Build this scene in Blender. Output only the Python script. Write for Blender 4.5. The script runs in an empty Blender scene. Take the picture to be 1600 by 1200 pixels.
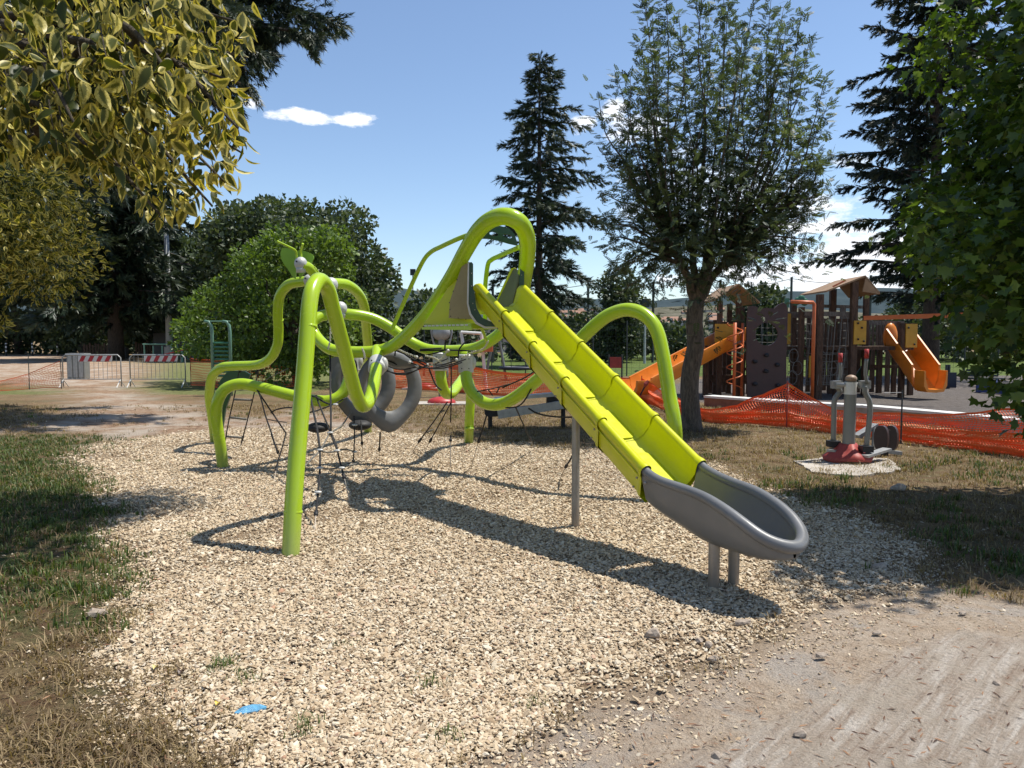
import bpy, bmesh, math, random
import numpy as np
from mathutils import Vector, Matrix
R = math.radians
random.seed(7)
rng = np.random.default_rng(11)
SC = bpy.context.scene
COL = SC.collection

# ------------------------------------------------------------------ camera
CAM_H, F, PITCH = 1.6, 1185.0, math.atan(70/1185)
cam = bpy.data.cameras.new('camera'); camo = bpy.data.objects.new('camera', cam); COL.objects.link(camo)
camo.location = (0, 0, CAM_H); camo.rotation_euler = (R(90)-PITCH, 0, 0)
cam.sensor_width = 36; cam.lens = 36*F/1600; cam.clip_end = 9000; cam.clip_start = .05
SC.camera = camo
# ------------------------------------------------------------------ light
SX, SY = -.43, -.13                       # where a shadow falls, per metre of height
to_sun = Vector((-SX, -SY, 1)).normalized()
el = math.asin(to_sun.z); az = math.atan2(to_sun.x, to_sun.y)
sun = bpy.data.lights.new('sun', 'SUN'); sun.energy = 5.0; sun.angle = R(.55); sun.color = (1, .955, .87)
suno = bpy.data.objects.new('sun', sun); COL.objects.link(suno)
suno.rotation_euler = (-to_sun).to_track_quat('-Z', 'Y').to_euler()
W = bpy.data.worlds.new('World'); SC.world = W; W.use_nodes = True
wn = W.node_tree; wn.nodes.clear()
def N(t, ty, **k):
    n = t.nodes.new(ty)
    for a, b in k.items(): setattr(n, a, b)
    return n
def mth(t, op, a, b=None, c=None, clamp=False):
    n = t.nodes.new('ShaderNodeMath'); n.operation = op; n.use_clamp = clamp
    for i, v in enumerate((a, b, c)):
        if v is None: continue
        if hasattr(v, 'is_linked') or hasattr(v, 'links'): t.links.new(v, n.inputs[i])
        else: n.inputs[i].default_value = v
    return n.outputs[0]
def ray(u, v):
    dx, dy = (u-800)/F, -(v-600)/F
    c, s = math.cos(PITCH), math.sin(PITCH)
    return Vector((dx, c+dy*s, -s+dy*c))
sky = N(wn, 'ShaderNodeTexSky', sky_type='NISHITA', sun_disc=False)
sky.sun_elevation = el; sky.sun_rotation = az; sky.altitude = 300; sky.air_density = 1.0; sky.dust_density = .25; sky.ozone_density = 3.0
tcw = N(wn, 'ShaderNodeTexCoord')
nz = N(wn, 'ShaderNodeTexNoise'); nz.inputs['Scale'].default_value = 22; nz.inputs['Detail'].default_value = 7; nz.inputs['Roughness'].default_value = .62
mp = N(wn, 'ShaderNodeMapping'); mp.inputs['Scale'].default_value = (1, 1, 2.4)
wn.links.new(tcw.outputs['Generated'], mp.inputs[0]); wn.links.new(mp.outputs[0], nz.inputs['Vector'])
nzc = mth(wn, 'MULTIPLY', mth(wn, 'SUBTRACT', nz.outputs['Fac'], .5), 5.2)
CLOUDS = [  # u, v, half width, half height, strength
 (470,181,44,9,1.0),(552,186,30,9,1.0),(393,155,15,12,.9),(912,196,20,12,.9),(962,172,26,16,.9),(1245,352,80,22,1),(1180,330,110,45,.6),(1160,290,60,30,.6),
 (1330,392,110,34,1),(1240,428,160,30,1),(1400,425,130,40,1),(1245,345,70,30,1),(1000,200,50,22,.8),(1330,252,22,8,.5),(1100,300,110,60,.45),(1230,445,60,14,.6),
 (60,120,90,30,.5),(1900,300,140,40,.8),(2300,420,220,40,.8),(-500,300,150,30,.7),(-900,430,200,30,.7),(2100,-300,120,40,.6),(-700,-200,120,30,.6)]
tot = None
for (u, v, a, b, s) in CLOUDS:
    c = ray(u, v); L = c.length; c = c.normalized()
    rt = Vector((0,0,1)).cross(c)*-1; rt = c.cross(Vector((0,0,1))).normalized(); up = rt.cross(c).normalized()
    def dot(vec, k):
        n = N(wn, 'ShaderNodeVectorMath', operation='DOT_PRODUCT'); wn.links.new(tcw.outputs['Generated'], n.inputs[0])
        n.inputs[1].default_value = vec*k; return n.outputs['Value']
    p, q = dot(rt, F*L/a/1.0/ (L*L) ), dot(up, F*L/b/(L*L))
    r2 = mth(wn, 'ADD', mth(wn, 'MULTIPLY', p, p), mth(wn, 'MULTIPLY', q, q))
    m = mth(wn, 'SUBTRACT', mth(wn, 'ADD', nzc, 1.0), r2)
    m = mth(wn, 'MULTIPLY', m, 1.15, clamp=True)
    m = mth(wn, 'MULTIPLY', m, mth(wn, 'GREATER_THAN', dot(c, 1.0), .3))
    m = mth(wn, 'MULTIPLY', m, s)
    tot = m if tot is None else mth(wn, 'MAXIMUM', tot, m)
mixw = N(wn, 'ShaderNodeMix', data_type='RGBA'); wn.links.new(tot, mixw.inputs['Factor'])
hs = N(wn, 'ShaderNodeHueSaturation'); hs.inputs['Saturation'].default_value = .97; hs.inputs['Value'].default_value = 1.0
wn.links.new(sky.outputs[0], hs.inputs['Color'])
wn.links.new(hs.outputs[0], mixw.inputs['A']); mixw.inputs['B'].default_value = (7.4, 7.6, 8.0, 1)
bg = N(wn, 'ShaderNodeBackground'); bg.inputs['Strength'].default_value = .128
wn.links.new(mixw.outputs['Result'], bg.inputs['Color'])
wo = N(wn, 'ShaderNodeOutputWorld'); wn.links.new(bg.outputs[0], wo.inputs['Surface'])
SC.view_settings.view_transform = 'Standard'; SC.view_settings.look = 'None'; SC.view_settings.gamma = 1
SC.view_settings.exposure = 0.36; SC.view_settings.use_curve_mapping = False
SC.cycles.max_bounces = 6; SC.cycles.diffuse_bounces = 3; SC.cycles.glossy_bounces = 2; SC.cycles.transmission_bounces = 3; SC.cycles.transparent_max_bounces = 6

# ------------------------------------------------------------------ placing
def P(u, v, y):                           # the point at distance y (m) seen at photo pixel u, v
    r = ray(u, v); t = y/r.y
    return Vector((r.x*t, y, CAM_H+r.z*t))
def G(u, v, z=0.0):                       # the ground point seen at u, v
    r = ray(u, v); t = (z-CAM_H)/r.z
    return Vector((r.x*t, r.y*t, z))
def proj(x, y, z):
    c, s = math.cos(PITCH), math.sin(PITCH)
    dz = z-CAM_H; d = y*c-dz*s; h = y*s+dz*c
    return 800+F*x/d, 600-F*h/d

# ------------------------------------------------------------------ materials
def newmat(name):
    m = bpy.data.materials.new(name); m.use_nodes = True
    t = m.node_tree; b = t.nodes['Principled BSDF']; return m, t, b
def ramp(t, fac, stops):
    r = t.nodes.new('ShaderNodeValToRGB'); e = r.color_ramp.elements
    while len(e) < len(stops): e.new(.5)
    for i, (p, c) in enumerate(stops):
        e[i].position = p; e[i].color = (*c, 1) if len(c) == 3 else c
    t.links.new(fac, r.inputs[0]); return r.outputs[0]
def noise(t, scale, detail=4, rough=.55, vec=None, dist=0):
    n = t.nodes.new('ShaderNodeTexNoise'); n.inputs['Scale'].default_value = scale; n.inputs['Detail'].default_value = detail
    n.inputs['Roughness'].default_value = rough; n.inputs['Distortion'].default_value = dist
    if vec is None: vec = objco(t)
    t.links.new(vec, n.inputs['Vector']); return n.outputs['Fac']
def objco(t):
    for n in t.nodes:
        if n.bl_idname == 'ShaderNodeTexCoord': return n.outputs['Object']
    return t.nodes.new('ShaderNodeTexCoord').outputs['Object']
def mixc(t, fac, a, b, mode='MIX'):
    n = t.nodes.new('ShaderNodeMix'); n.data_type = 'RGBA'; n.blend_type = mode
    for k, v in (('Factor', fac), ('A', a), ('B', b)):
        if hasattr(v, 'links'): t.links.new(v, n.inputs[k])
        else: n.inputs[k].default_value = v if k == 'Factor' else ((*v, 1) if len(v) == 3 else v)
    return n.outputs['Result']
def bump(t, b, h, strength=.3, dist=.01):
    n = t.nodes.new('ShaderNodeBump'); n.inputs['Strength'].default_value = strength; n.inputs['Distance'].default_value = dist
    t.links.new(h, n.inputs['Height']); t.links.new(n.outputs[0], b.inputs['Normal'])
def paint(name, c, rough=.35, metal=0, var=.12, scale=3, bmp=0, spec=.5, dirt=None, dirtz=0.0):
    m, t, b = newmat(name)
    n = noise(t, scale, 5)
    lo = tuple(x*(1-var) for x in c); hi = tuple(min(1, x*(1+var)) for x in c)
    col = ramp(t, n, [(.3, lo), (.7, hi)])
    if dirt:
        n2 = noise(t, scale*6, 6, .7); f = ramp(t, n2, [(.52, (0,0,0)), (.72, (1,1,1))])
        col = mixc(t, mth(t, 'MULTIPLY', f, .35), col, dirt)
        if dirtz:
            ge = t.nodes.new('ShaderNodeNewGeometry'); sx = t.nodes.new('ShaderNodeSeparateXYZ'); t.links.new(ge.outputs['Position'], sx.inputs[0])
            fz = mth(t, 'SUBTRACT', 1.0, mth(t, 'DIVIDE', sx.outputs['Z'], dirtz), clamp=True)
            col = mixc(t, mth(t, 'MULTIPLY', fz, .7), col, dirt)
    t.links.new(col, b.inputs['Base Color']); b.inputs['Roughness'].default_value = rough; b.inputs['Metallic'].default_value = metal
    b.inputs['Specular IOR Level'].default_value = spec
    r2 = noise(t, scale*9, 5, .7); t.links.new(mth(t, 'ADD', mth(t, 'MULTIPLY', mth(t, 'SUBTRACT', r2, .5), .25), rough), b.inputs['Roughness'])
    if bmp: bump(t, b, noise(t, scale*12, 5, .7), bmp, .01)
    return m
def leafmat(name, dark, mid, light, rough=.45, trans=.35, edge=None, ns=1.2, spec=.5):
    """per-leaf colour from the 'rnd' attribute and a broad noise; light passes through the blade"""
    m, t, b = newmat(name)
    at = t.nodes.new('ShaderNodeAttribute'); at.attribute_name = 'rnd'
    sx = t.nodes.new('ShaderNodeSeparateColor'); t.links.new(at.outputs['Color'], sx.inputs[0])
    n = noise(t, ns, 3)
    f = mth(t, 'ADD', mth(t, 'MULTIPLY', sx.outputs[0], .6), mth(t, 'MULTIPLY', n, .4))
    col = ramp(t, f, [(.2, dark), (.5, mid), (.8, light)])
    if edge:
        n2 = noise(t, 38, 3, .6)
        e = mth(t, 'ADD', sx.outputs[1], mth(t, 'MULTIPLY', mth(t, 'SUBTRACT', n2, .5), 1.1))
        e = mth(t, 'ADD', e, mth(t, 'MULTIPLY', mth(t, 'SUBTRACT', sx.outputs[0], .5), .9))
        ef = ramp(t, e, [(.56, (0,0,0)), (.74, (1,1,1))])
        col = mixc(t, ef, col, ramp(t, noise(t, 9, 2), [(.35, edge[0]), (.65, edge[1])]))
    t.links.new(col, b.inputs['Base Color']); b.inputs['Roughness'].default_value = rough; b.inputs['Specular IOR Level'].default_value = spec
    tr = t.nodes.new('ShaderNodeBsdfTranslucent'); mx = t.nodes.new('ShaderNodeMixShader'); mx.inputs[0].default_value = trans
    g = t.nodes.new('ShaderNodeMix'); g.data_type = 'RGBA'; g.blend_type = 'MULTIPLY'; g.inputs['Factor'].default_value = 1
    t.links.new(col, g.inputs['A']); g.inputs['B'].default_value = (1.5, 1.5, .6, 1)
    t.links.new(g.outputs['Result'], tr.inputs['Color'])
    o = t.nodes['Material Output']; t.links.new(b.outputs[0], mx.inputs[1]); t.links.new(tr.outputs[0], mx.inputs[2]); t.links.new(mx.outputs[0], o.inputs['Surface'])
    return m
def barkmat(name, a, b_, scale=8):
    m, t, b = newmat(name)
    mpn = t.nodes.new('ShaderNodeMapping'); mpn.inputs['Scale'].default_value = (3, 3, .7); t.links.new(objco(t), mpn.inputs[0])
    n = noise(t, scale, 8, .7, mpn.outputs[0], .6)
    t.links.new(ramp(t, n, [(.35, a), (.65, b_)]), b.inputs['Base Color']); b.inputs['Roughness'].default_value = .9
    bump(t, b, n, 1.0, .03); return m

M = {}
M['pipe'] = paint('lime_paint', (.36, .52, .018), .24, 0, .07, 1.5, .02, .5, (.32, .36, .12), .35)
M['slide'] = paint('lime_yellow_plastic', (.54, .56, .006), .33, 0, .08, 2, .03, .4, (.42, .42, .06))
M['greyplastic'] = paint('grey_plastic', (.150, .152, .155), .38, 0, .1, 4, .06, .45, (.2, .18, .15))
M['steel'] = paint('galvanised_steel', (.30, .28, .26), .45, .5, .12, 9, .05, .5, (.25, .2, .15), .25)
M['clamp'] = paint('cast_aluminium', (.50, .50, .48), .45, .15, .1, 12, .08, .5, (.3, .28, .24))
M['rope'] = paint('black_rope', (.012, .012, .013), .75, 0, .4, 60, .6)
M['ropegrey'] = paint('worn_rope', (.16, .15, .13), .85, 0, .4, 60, .6)
M['chain'] = paint('chain_metal', (.55, .53, .42), .4, .5, .2, 40)
M['darkgreen'] = paint('dark_green_board', (.012, .055, .028), .4, 0, .15, 5, .05, .5, (.06, .09, .06))
M['tan'] = paint('tan_panel', (.30, .24, .12), .55, 0, .1, 5, .05, .3, (.2, .15, .09))
M['olive'] = paint('olive_panel', (.13, .13, .085), .5, 0, .1, 5, .05, .3, (.1, .09, .06))
M['leafgreen'] = paint('leaf_board', (.22, .40, .03), .4, 0, .1, 6, .03)
M['black'] = paint('black_rubber', (.018, .018, .02), .6, 0, .3, 12, .2, .4, (.08, .07, .06))
M['redrust'] = paint('red_cover', (.32, .045, .035), .55, 0, .2, 6, .15, .4, (.3, .16, .12))
M['greysteel'] = paint('grey_painted_steel', (.20, .20, .185), .4, .1, .08, 6, .04, .5, (.22, .2, .16), .2)
M['white'] = paint('white_paint', (.68, .67, .63), .5, 0, .08, 6, .06, .4, (.4, .36, .3))
M['whiteboard'] = paint('white_board', (.62, .60, .58), .5, 0, .05, 6)
M['redboard'] = paint('red_stripe', (.42, .02, .03), .45, 0, .1, 6)
M['barrier'] = paint('zinc_barrier', (.34, .34, .33), .5, .4, .15, 12, .05)
M['net'] = paint('orange_netting', (.86, .12, .012), .55, 0, .12, 3)
M['netold'] = paint('faded_orange_netting', (.50, .10, .035), .6, 0, .25, 3)
M['wood'] = barkmat('weathered_timber', (.045, .024, .014), (.13, .075, .045), 6)
M['woodgrey'] = barkmat('grey_timber', (.08, .065, .05), (.2, .17, .14), 6)
M['brownboard'] = paint('brown_board', (.065, .034, .030), .5, 0, .12, 5, .05, .4, (.1, .06, .05))
M['yellowboard'] = paint('yellow_board', (.50, .27, .018), .5, 0, .12, 5, .05)
M['roofboard'] = paint('tan_orange_board', (.29, .185, .10), .6, 0, .2, 5, .1, .3, (.25, .12, .05))
M['orangeplastic'] = paint('orange_plastic', (.66, .20, .012), .38, 0, .12, 4, .04, .5, (.45, .16, .04))
M['orangesteel'] = paint('orange_steel', (.55, .13, .035), .4, 0, .1, 6)
M['green_steel'] = paint('green_steel', (.035, .16, .09), .4, 0, .12, 6, 0, .5, (.1, .14, .1))
M['palegreen'] = paint('pale_green_steel', (.12, .24, .17), .45, 0, .12, 6)
M['brown_seat'] = paint('brown_seat', (.045, .026, .022), .45, 0, .2, 6)
M['redpaint'] = paint('red_paint', (.4, .03, .025), .45, 0, .15, 6)
M['blue'] = paint('blue_board', (.02, .05, .2), .5, 0, .15, 6)
M['navy'] = paint('navy_board', (.012, .016, .03), .5, 0, .15, 6)
M['concrete'] = paint('concrete', (.42, .38, .33), .9, 0, .18, 3, .35, .2, (.2, .15, .1))
M['pole'] = paint('pale_pole', (.42, .43, .43), .6, 0, .1, 3)
M['darkpole'] = paint('dark_pole', (.035, .045, .045), .6, 0, .1, 3)
M['stonewall'] = paint('pale_stone_wall', (.42, .38, .34), .9, 0, .22, 1.2, .4, .2, (.22, .18, .15))
M['stuccowall'] = paint('pale_stucco', (.46, .44, .41), .9, 0, .12, .4, .2, .2, (.3, .27, .23))
M['rooftile'] = paint('tile_roof', (.26, .14, .09), .8, 0, .2, .3)
M['greyroof'] = paint('grey_roof', (.10, .10, .10), .7, 0, .2, 1)
M['window'] = paint('dark_window', (.03, .035, .045), .2, 0, .2, 1)
M['bark'] = barkmat('ash_bark', (.045, .034, .024), (.17, .13, .095))
M['barkdark'] = barkmat('dark_bark', (.03, .022, .017), (.10, .078, .06))
M['twig'] = barkmat('twig', (.05, .04, .025), (.14, .11, .07), 20)
M['leafash'] = leafmat('ash_leaves', (.038, .055, .032), (.062, .088, .050), (.12, .155, .085), .5, .30, spec=.3)
M['leafmaple'] = leafmat('maple_leaves', (.022, .045, .008), (.050, .095, .015), (.13, .19, .03), .42, .45, spec=.5)
M['leafbright'] = leafmat('bright_leaves', (.040, .075, .012), (.085, .145, .022), (.17, .25, .045), .5, .35, ns=.7)
M['leafbroad'] = leafmat('broad_leaves', (.026, .042, .018), (.052, .078, .034), (.10, .13, .06), .55, .25, ns=.3)
M['leaffar'] = leafmat('far_leaves', (.022, .036, .016), (.045, .068, .030), (.085, .11, .05), .6, .2, ns=.2)
M['needle'] = leafmat('cedar_needles', (.016, .030, .017), (.030, .050, .027), (.062, .085, .042), .5, .1, ns=.5)
M['needledark'] = leafmat('fir_needles', (.010, .019, .012), (.020, .034, .021), (.042, .058, .034), .5, .08, ns=.5)
M['privet'] = leafmat('variegated_leaves', (.030, .045, .007), (.075, .085, .012), (.15, .14, .022), .42, .3, edge=((.36, .29, .045), (.58, .50, .15)), ns=2, spec=.28)
M['grass'] = leafmat('green_grass', (.035, .06, .012), (.07, .11, .022), (.13, .17, .045), .6, .3, ns=.6)
M['straw'] = leafmat('dry_grass', (.10, .062, .03), (.20, .14, .07), (.36, .27, .14), .7, .25, ns=.6)
# stone chips
m, t, b = newmat('limestone_chips'); oi = t.nodes.new('ShaderNodeObjectInfo')
c1 = ramp(t, oi.outputs['Random'], [(0, (.28, .19, .115)), (.15, (.44, .33, .215)), (.5, (.56, .45, .31)), (.8, (.66, .56, .415)), (.96, (.75, .68, .55)), (1, (.36, .17, .10))])
n = noise(t, 30, 5, .7); t.links.new(mixc(t, mth(t, 'MULTIPLY', n, .5), c1, (.42, .32, .2)), b.inputs['Base Color']); b.inputs['Roughness'].default_value = .9
b.inputs['Specular IOR Level'].default_value = .2
bump(t, b, n, .4, .004); M['chip'] = m
m, t, b = newmat('grey_stone'); n = noise(t, 22, 6, .7); t.links.new(ramp(t, n, [(.3, (.2, .155, .12)), (.7, (.46, .38, .30))]), b.inputs['Base Color']); b.inputs['Roughness'].default_value = .9; bump(t, b, n, .6, .01); M['stone'] = m

# ------------------------------------------------------------------ object helpers
def mesh(name, verts, faces, mat=None, smooth=False, rnd=None):
    me = bpy.data.meshes.new(name)
    if isinstance(verts, np.ndarray) and isinstance(faces, np.ndarray):
        nv, nf, k = len(verts), len(faces), faces.shape[1]
        me.vertices.add(nv); me.vertices.foreach_set('co', verts.astype(np.float32).ravel())
        me.loops.add(nf*k); me.loops.foreach_set('vertex_index', faces.astype(np.int32).ravel())
        me.polygons.add(nf); me.polygons.foreach_set('loop_start', np.arange(0, nf*k, k, dtype=np.int32))
        me.polygons.foreach_set('loop_total', np.full(nf, k, dtype=np.int32))
        me.update(calc_edges=True)
    else:
        me.from_pydata([tuple(v) for v in verts], [], [tuple(f) for f in faces]); me.update()
    if rnd is not None:
        a = me.color_attributes.new('rnd', 'FLOAT_COLOR', 'POINT'); a.data.foreach_set('color', rnd.astype(np.float32).ravel())
    if mat: me.materials.append(mat)
    if smooth: me.polygons.foreach_set('use_smooth', [True]*len(me.polygons))
    return me
def add(name, me, parent=None, loc=None, rot=None):
    o = bpy.data.objects.new(name, me); COL.objects.link(o)
    if parent is not None:      # parts are modelled in world coordinates
        o.parent = parent
        if parent.parent is None: o.matrix_parent_inverse = Matrix.Translation(parent.location).inverted()
    if loc is not None: o.location = loc
    if rot is not None: o.rotation_euler = rot
    return o
def copy_thing(o, loc, rotz=0, label=None):
    c = o.copy(); COL.objects.link(c); c.location = loc; c.rotation_euler.z = rotz
    if label: c['label'] = label
    for ch in list(o.children):
        d = ch.copy(); COL.objects.link(d); d.parent = c; d.matrix_parent_inverse = ch.matrix_parent_inverse.copy()
        for g in list(ch.children):
            e = g.copy(); COL.objects.link(e); e.parent = d; e.matrix_parent_inverse = g.matrix_parent_inverse.copy()
    return c
def thing(name, label, cat, loc=(0, 0, 0), group=None):
    o = bpy.data.objects.new(name, None); COL.objects.link(o); o.location = loc; o.empty_display_size = .2
    o['label'] = label; o['category'] = cat
    if group: o['group'] = group
    return o
def tag(o, label, cat, group=None):
    o['label'] = label; o['category'] = cat
    if group: o['group'] = group
    return o
class MB:
    """collects shapes for ONE mesh"""
    def __init__(s): s.v = []; s.f = []
    def add(s, vs, fs):
        k = len(s.v); s.v += [Vector(v) for v in vs]; s.f += [tuple(i+k for i in f) for f in fs]; return s
    def box(s, a, b, c=None, rot=0):
        x0, y0, z0 = a; x1, y1, z1 = b
        vs = [Vector((x, y, z)) for z in (z0, z1) for x, y in ((x0, y0), (x1, y0), (x1, y1), (x0, y1))]
        if rot:
            ce = (Vector(a)+Vector(b))/2; m = Matrix.Rotation(rot, 3, 'Z'); vs = [ce+m@(v-ce) for v in vs]
        return s.add(vs, [(3,2,1,0),(4,5,6,7),(0,1,5,4),(1,2,6,5),(2,3,7,6),(3,0,4,7)])
    def beam(s, a, b, w, h=None, up=(0, 0, 1)):
        a, b = Vector(a), Vector(b); h = h or w; d = (b-a).normalized(); u = Vector(up)
        if abs(d.dot(u)) > .95: u = Vector((0, 1, 0))
        x = d.cross(u).normalized()*w/2; y = x.cross(d).normalized()*h/2
        vs = [p+i*x+j*y for p in (a, b) for i, j in ((-1,-1),(1,-1),(1,1),(-1,1))]
        return s.add(vs, [(3,2,1,0),(4,5,6,7),(0,1,5,4),(1,2,6,5),(2,3,7,6),(3,0,4,7)])
    def tube(s, pts, r, n=10, cap=True, step=None):
        pts = [Vector(p) for p in pts]; rs = r if isinstance(r, (list, tuple)) else [r]*len(pts)
        ds = [(pts[min(i+1, len(pts)-1)]-pts[max(i-1, 0)]).normalized() for i in range(len(pts))]
        u = Vector((0, 0, 1)) if abs(ds[0].z) < .9 else Vector((1, 0, 0))
        x = ds[0].cross(u).normalized(); k = len(s.v); vs = []; fs = []
        for i, p in enumerate(pts):
            d = ds[i]; x = (x-d*x.dot(d)).normalized(); y = d.cross(x)
            for j in range(n):
                a = 2*math.pi*j/n; vs.append(p+(x*math.cos(a)+y*math.sin(a))*rs[i])
        for i in range(len(pts)-1):
            for j in range(n):
                a, b = i*n+j, i*n+(j+1) % n; fs.append((a, b, b+n, a+n))
        if cap: fs.append(tuple(range(n-1, -1, -1))); fs.append(tuple(range((len(pts)-1)*n, len(pts)*n)))
        return s.add(vs, fs)
    def ball(s, c, r, n=10, m=7, sc=(1, 1, 1), rot=None):
        vs = []; fs = []; c = Vector(c); sc = Vector(sc)
        for i in range(m+1):
            th = math.pi*i/m
            for j in range(n):
                ph = 2*math.pi*j/n; v = Vector((math.sin(th)*math.cos(ph)*sc.x, math.sin(th)*math.sin(ph)*sc.y, math.cos(th)*sc.z))*r
                if rot: v = rot@v
                vs.append(c+v)
        for i in range(m):
            for j in range(n):
                a, b = i*n+j, i*n+(j+1) % n; fs.append((a, a+n, b+n, b))
        return s.add(vs, fs)
    def plate(s, poly, off):                # polygon given a thickness vector
        poly = [Vector(p) for p in poly]; off = Vector(off); n = len(poly)
        return s.add(poly+[p+off for p in poly], [tuple(range(n-1, -1, -1)), tuple(range(n, 2*n))]+[(i, (i+1) % n, n+(i+1) % n, n+i) for i in range(n)])
    def build(s, name, mat, parent=None, smooth=False):
        me = mesh(name, s.v, s.f, mat, False)
        if smooth: 
            me.polygons.foreach_set('use_smooth', [len(p.vertices) < 9 for p in me.polygons])
        bm = bmesh.new(); bm.from_mesh(me); bmesh.ops.recalc_face_normals(bm, faces=bm.faces)
        if smooth == 'sharp':
            for e in bm.edges:
                if len(e.link_faces) == 2 and e.calc_face_angle(0) > R(45): e.smooth = False
        bm.to_mesh(me); bm.free()
        return add(name, me, parent)
def spl(pts, k=8):
    """Catmull-Rom through the points; a point may carry a radius as 4th value"""
    P_ = [np.array(tuple(p), float) for p in pts]; P_ = [2*P_[0]-P_[1]]+P_+[2*P_[-1]-P_[-2]]; out = []
    for i in range(1, len(P_)-2):
        a, b, c, d = P_[i-1:i+3]
        for j in range(k):
            t = j/k; out.append(.5*((2*b)+(-a+c)*t+(2*a-5*b+4*c-d)*t*t+(-a+3*b-3*c+d)*t**3))
    out.append(P_[-2]); return out
def pipe(pts, r, k=8): return [Vector(p) for p in spl(pts, k)]
def struct(o, label=None):
    o['kind'] = 'structure'
    if label: o['label'] = label
    return o
def stuff(o, label=None):
    o['kind'] = 'stuff'
    if label and not o.parent: o['label'] = label
    return o
# scatter a small template mesh n times into one numpy mesh
def scatter(tv, tf, pos, rot, scl, rnd=None, edge=None):
    tv = np.asarray(tv, float); tf = np.asarray(tf, int); n = len(pos)
    V = np.einsum('nij,kj->nki', rot, tv)*np.asarray(scl).reshape(n, 1, -1)+np.asarray(pos)[:, None, :]
    Fc = (tf[None]+(np.arange(n)*len(tv))[:, None, None]).reshape(-1, tf.shape[1])
    rnd = rng.random(n) if rnd is None else rnd
    C = np.ones((n, len(tv), 4)); C[:, :, 0] = rnd[:, None]; C[:, :, 1] = 0 if edge is None else np.asarray(edge)[None]
    return V.reshape(-1, 3), Fc, C.reshape(-1, 4)
def frames(d, up=None):
    """rotation matrices whose local +Y goes along d, with a random roll unless up is given"""
    d = d/np.linalg.norm(d, axis=1, keepdims=True); n = len(d)
    u = rng.normal(size=(n, 3)) if up is None else np.broadcast_to(up, (n, 3))+rng.normal(size=(n, 3))*.35
    x = np.cross(d, u); x /= np.linalg.norm(x, axis=1, keepdims=True)+1e-9; z = np.cross(x, d)
    return np.stack([x, d, z], axis=2)
def cat(parts):
    V, Fc, C, k = [], [], [], 0
    for v, f, c in parts: V.append(v); Fc.append(f+k); C.append(c); k += len(v)
    return np.concatenate(V), np.concatenate(Fc), np.concatenate(C)
def inpoly(x, y, poly):
    ins = np.zeros(len(x), bool); n = len(poly)
    for i in range(n):
        x0, y0 = poly[i]; x1, y1 = poly[(i+1) % n]
        c = ((y0 > y) != (y1 > y)) & (x < (x1-x0)*(y-y0)/((y1-y0) or 1e-9)+x0); ins ^= c
    return ins
# leaf templates (tip along +Y)
LEAF_V = [(0,0,0),(.15,.14,.05),(.24,.33,.075),(.235,.55,.06),(.15,.79,.0),(.045,.97,-.09),(0,1.08,-.16),(-.045,.97,-.09),(-.15,.79,.0),(-.235,.55,.06),(-.24,.33,.075),(-.15,.14,.05),(0,.3,-.01),(0,.62,-.045)]
LEAF_F = [(0,1,12),(1,2,12),(2,13,12),(2,3,13),(3,4,13),(4,5,13),(5,6,13),(6,7,13),(7,8,13),(8,9,13),(9,10,13),(10,12,13),(10,11,12),(11,0,12)]
LEAF_E = [.7,1,1,1,1,1,1,1,1,1,1,1,0,0]
QUAD_V = [(0,0,0),(.34,.45,.08),(0,1,-.05),(-.34,.45,.08)]; QUAD_F = [(0,1,2),(0,2,3)]
MAPLE_V = [(0,0,0),(.22,.12,0),(.55,.1,.05),(.4,.38,0),(.52,.72,.06),(.2,.68,0),(0,1.05,-.08),(-.2,.68,0),(-.52,.72,.06),(-.4,.38,0),(-.55,.1,.05),(-.22,.12,0)]
MAPLE_F = [(0,1,3),(1,2,3),(0,3,5),(3,4,5),(0,5,7),(5,6,7),(0,7,9),(7,8,9),(0,9,11),(9,10,11)]
def pinnate():
    V, Fc = [], []
    def lf(p, d, L, w):
        p, d = np.array(p), np.array(d)/np.linalg.norm(d); s = np.cross(d, (0, 0, 1)); k = len(V)
        V.extend([p, p+d*L*.45+s*w*1.6, p+d*L*1.15, p+d*L*.45-s*w*1.6]); Fc.extend([(k, k+1, k+2), (k, k+2, k+3)])
    for i in range(4):
        y = .25+i*.18; lf((0, y, -.1*y*y), (1, .75, -.15), .34-.02*i, .055); lf((0, y, -.1*y*y), (-1, .75, -.15), .34-.02*i, .055)
    lf((0, .9, -.09), (0, 1, -.2), .32, .055)
    V.extend([(-.008, 0, 0), (.008, 0, 0), (0, .95, -.09)]); Fc.append((len(V)-3, len(V)-2, len(V)-1))
    return V, Fc
def tuft(n, spread, w=.035, flat=1.0, seed=0):     # needle spray along +Y
    r = random.Random(seed); V, Fc = [], []
    for i in range(n):
        y = r.random()*.75; a = r.random()*6.283; d = np.array((math.cos(a)*spread, .75+r.random()*.3, math.sin(a)*spread*flat)); L = .25+.2*r.random()
        d /= np.linalg.norm(d); p = np.array((0, y, 0.)); s = np.cross(d, (r.random()-.5, r.random()-.5, 1)); s /= np.linalg.norm(s); k = len(V)
        V.extend([p-s*w, p+s*w, p+d*L]); Fc.append((k, k+1, k+2))
    return V, Fc
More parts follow.
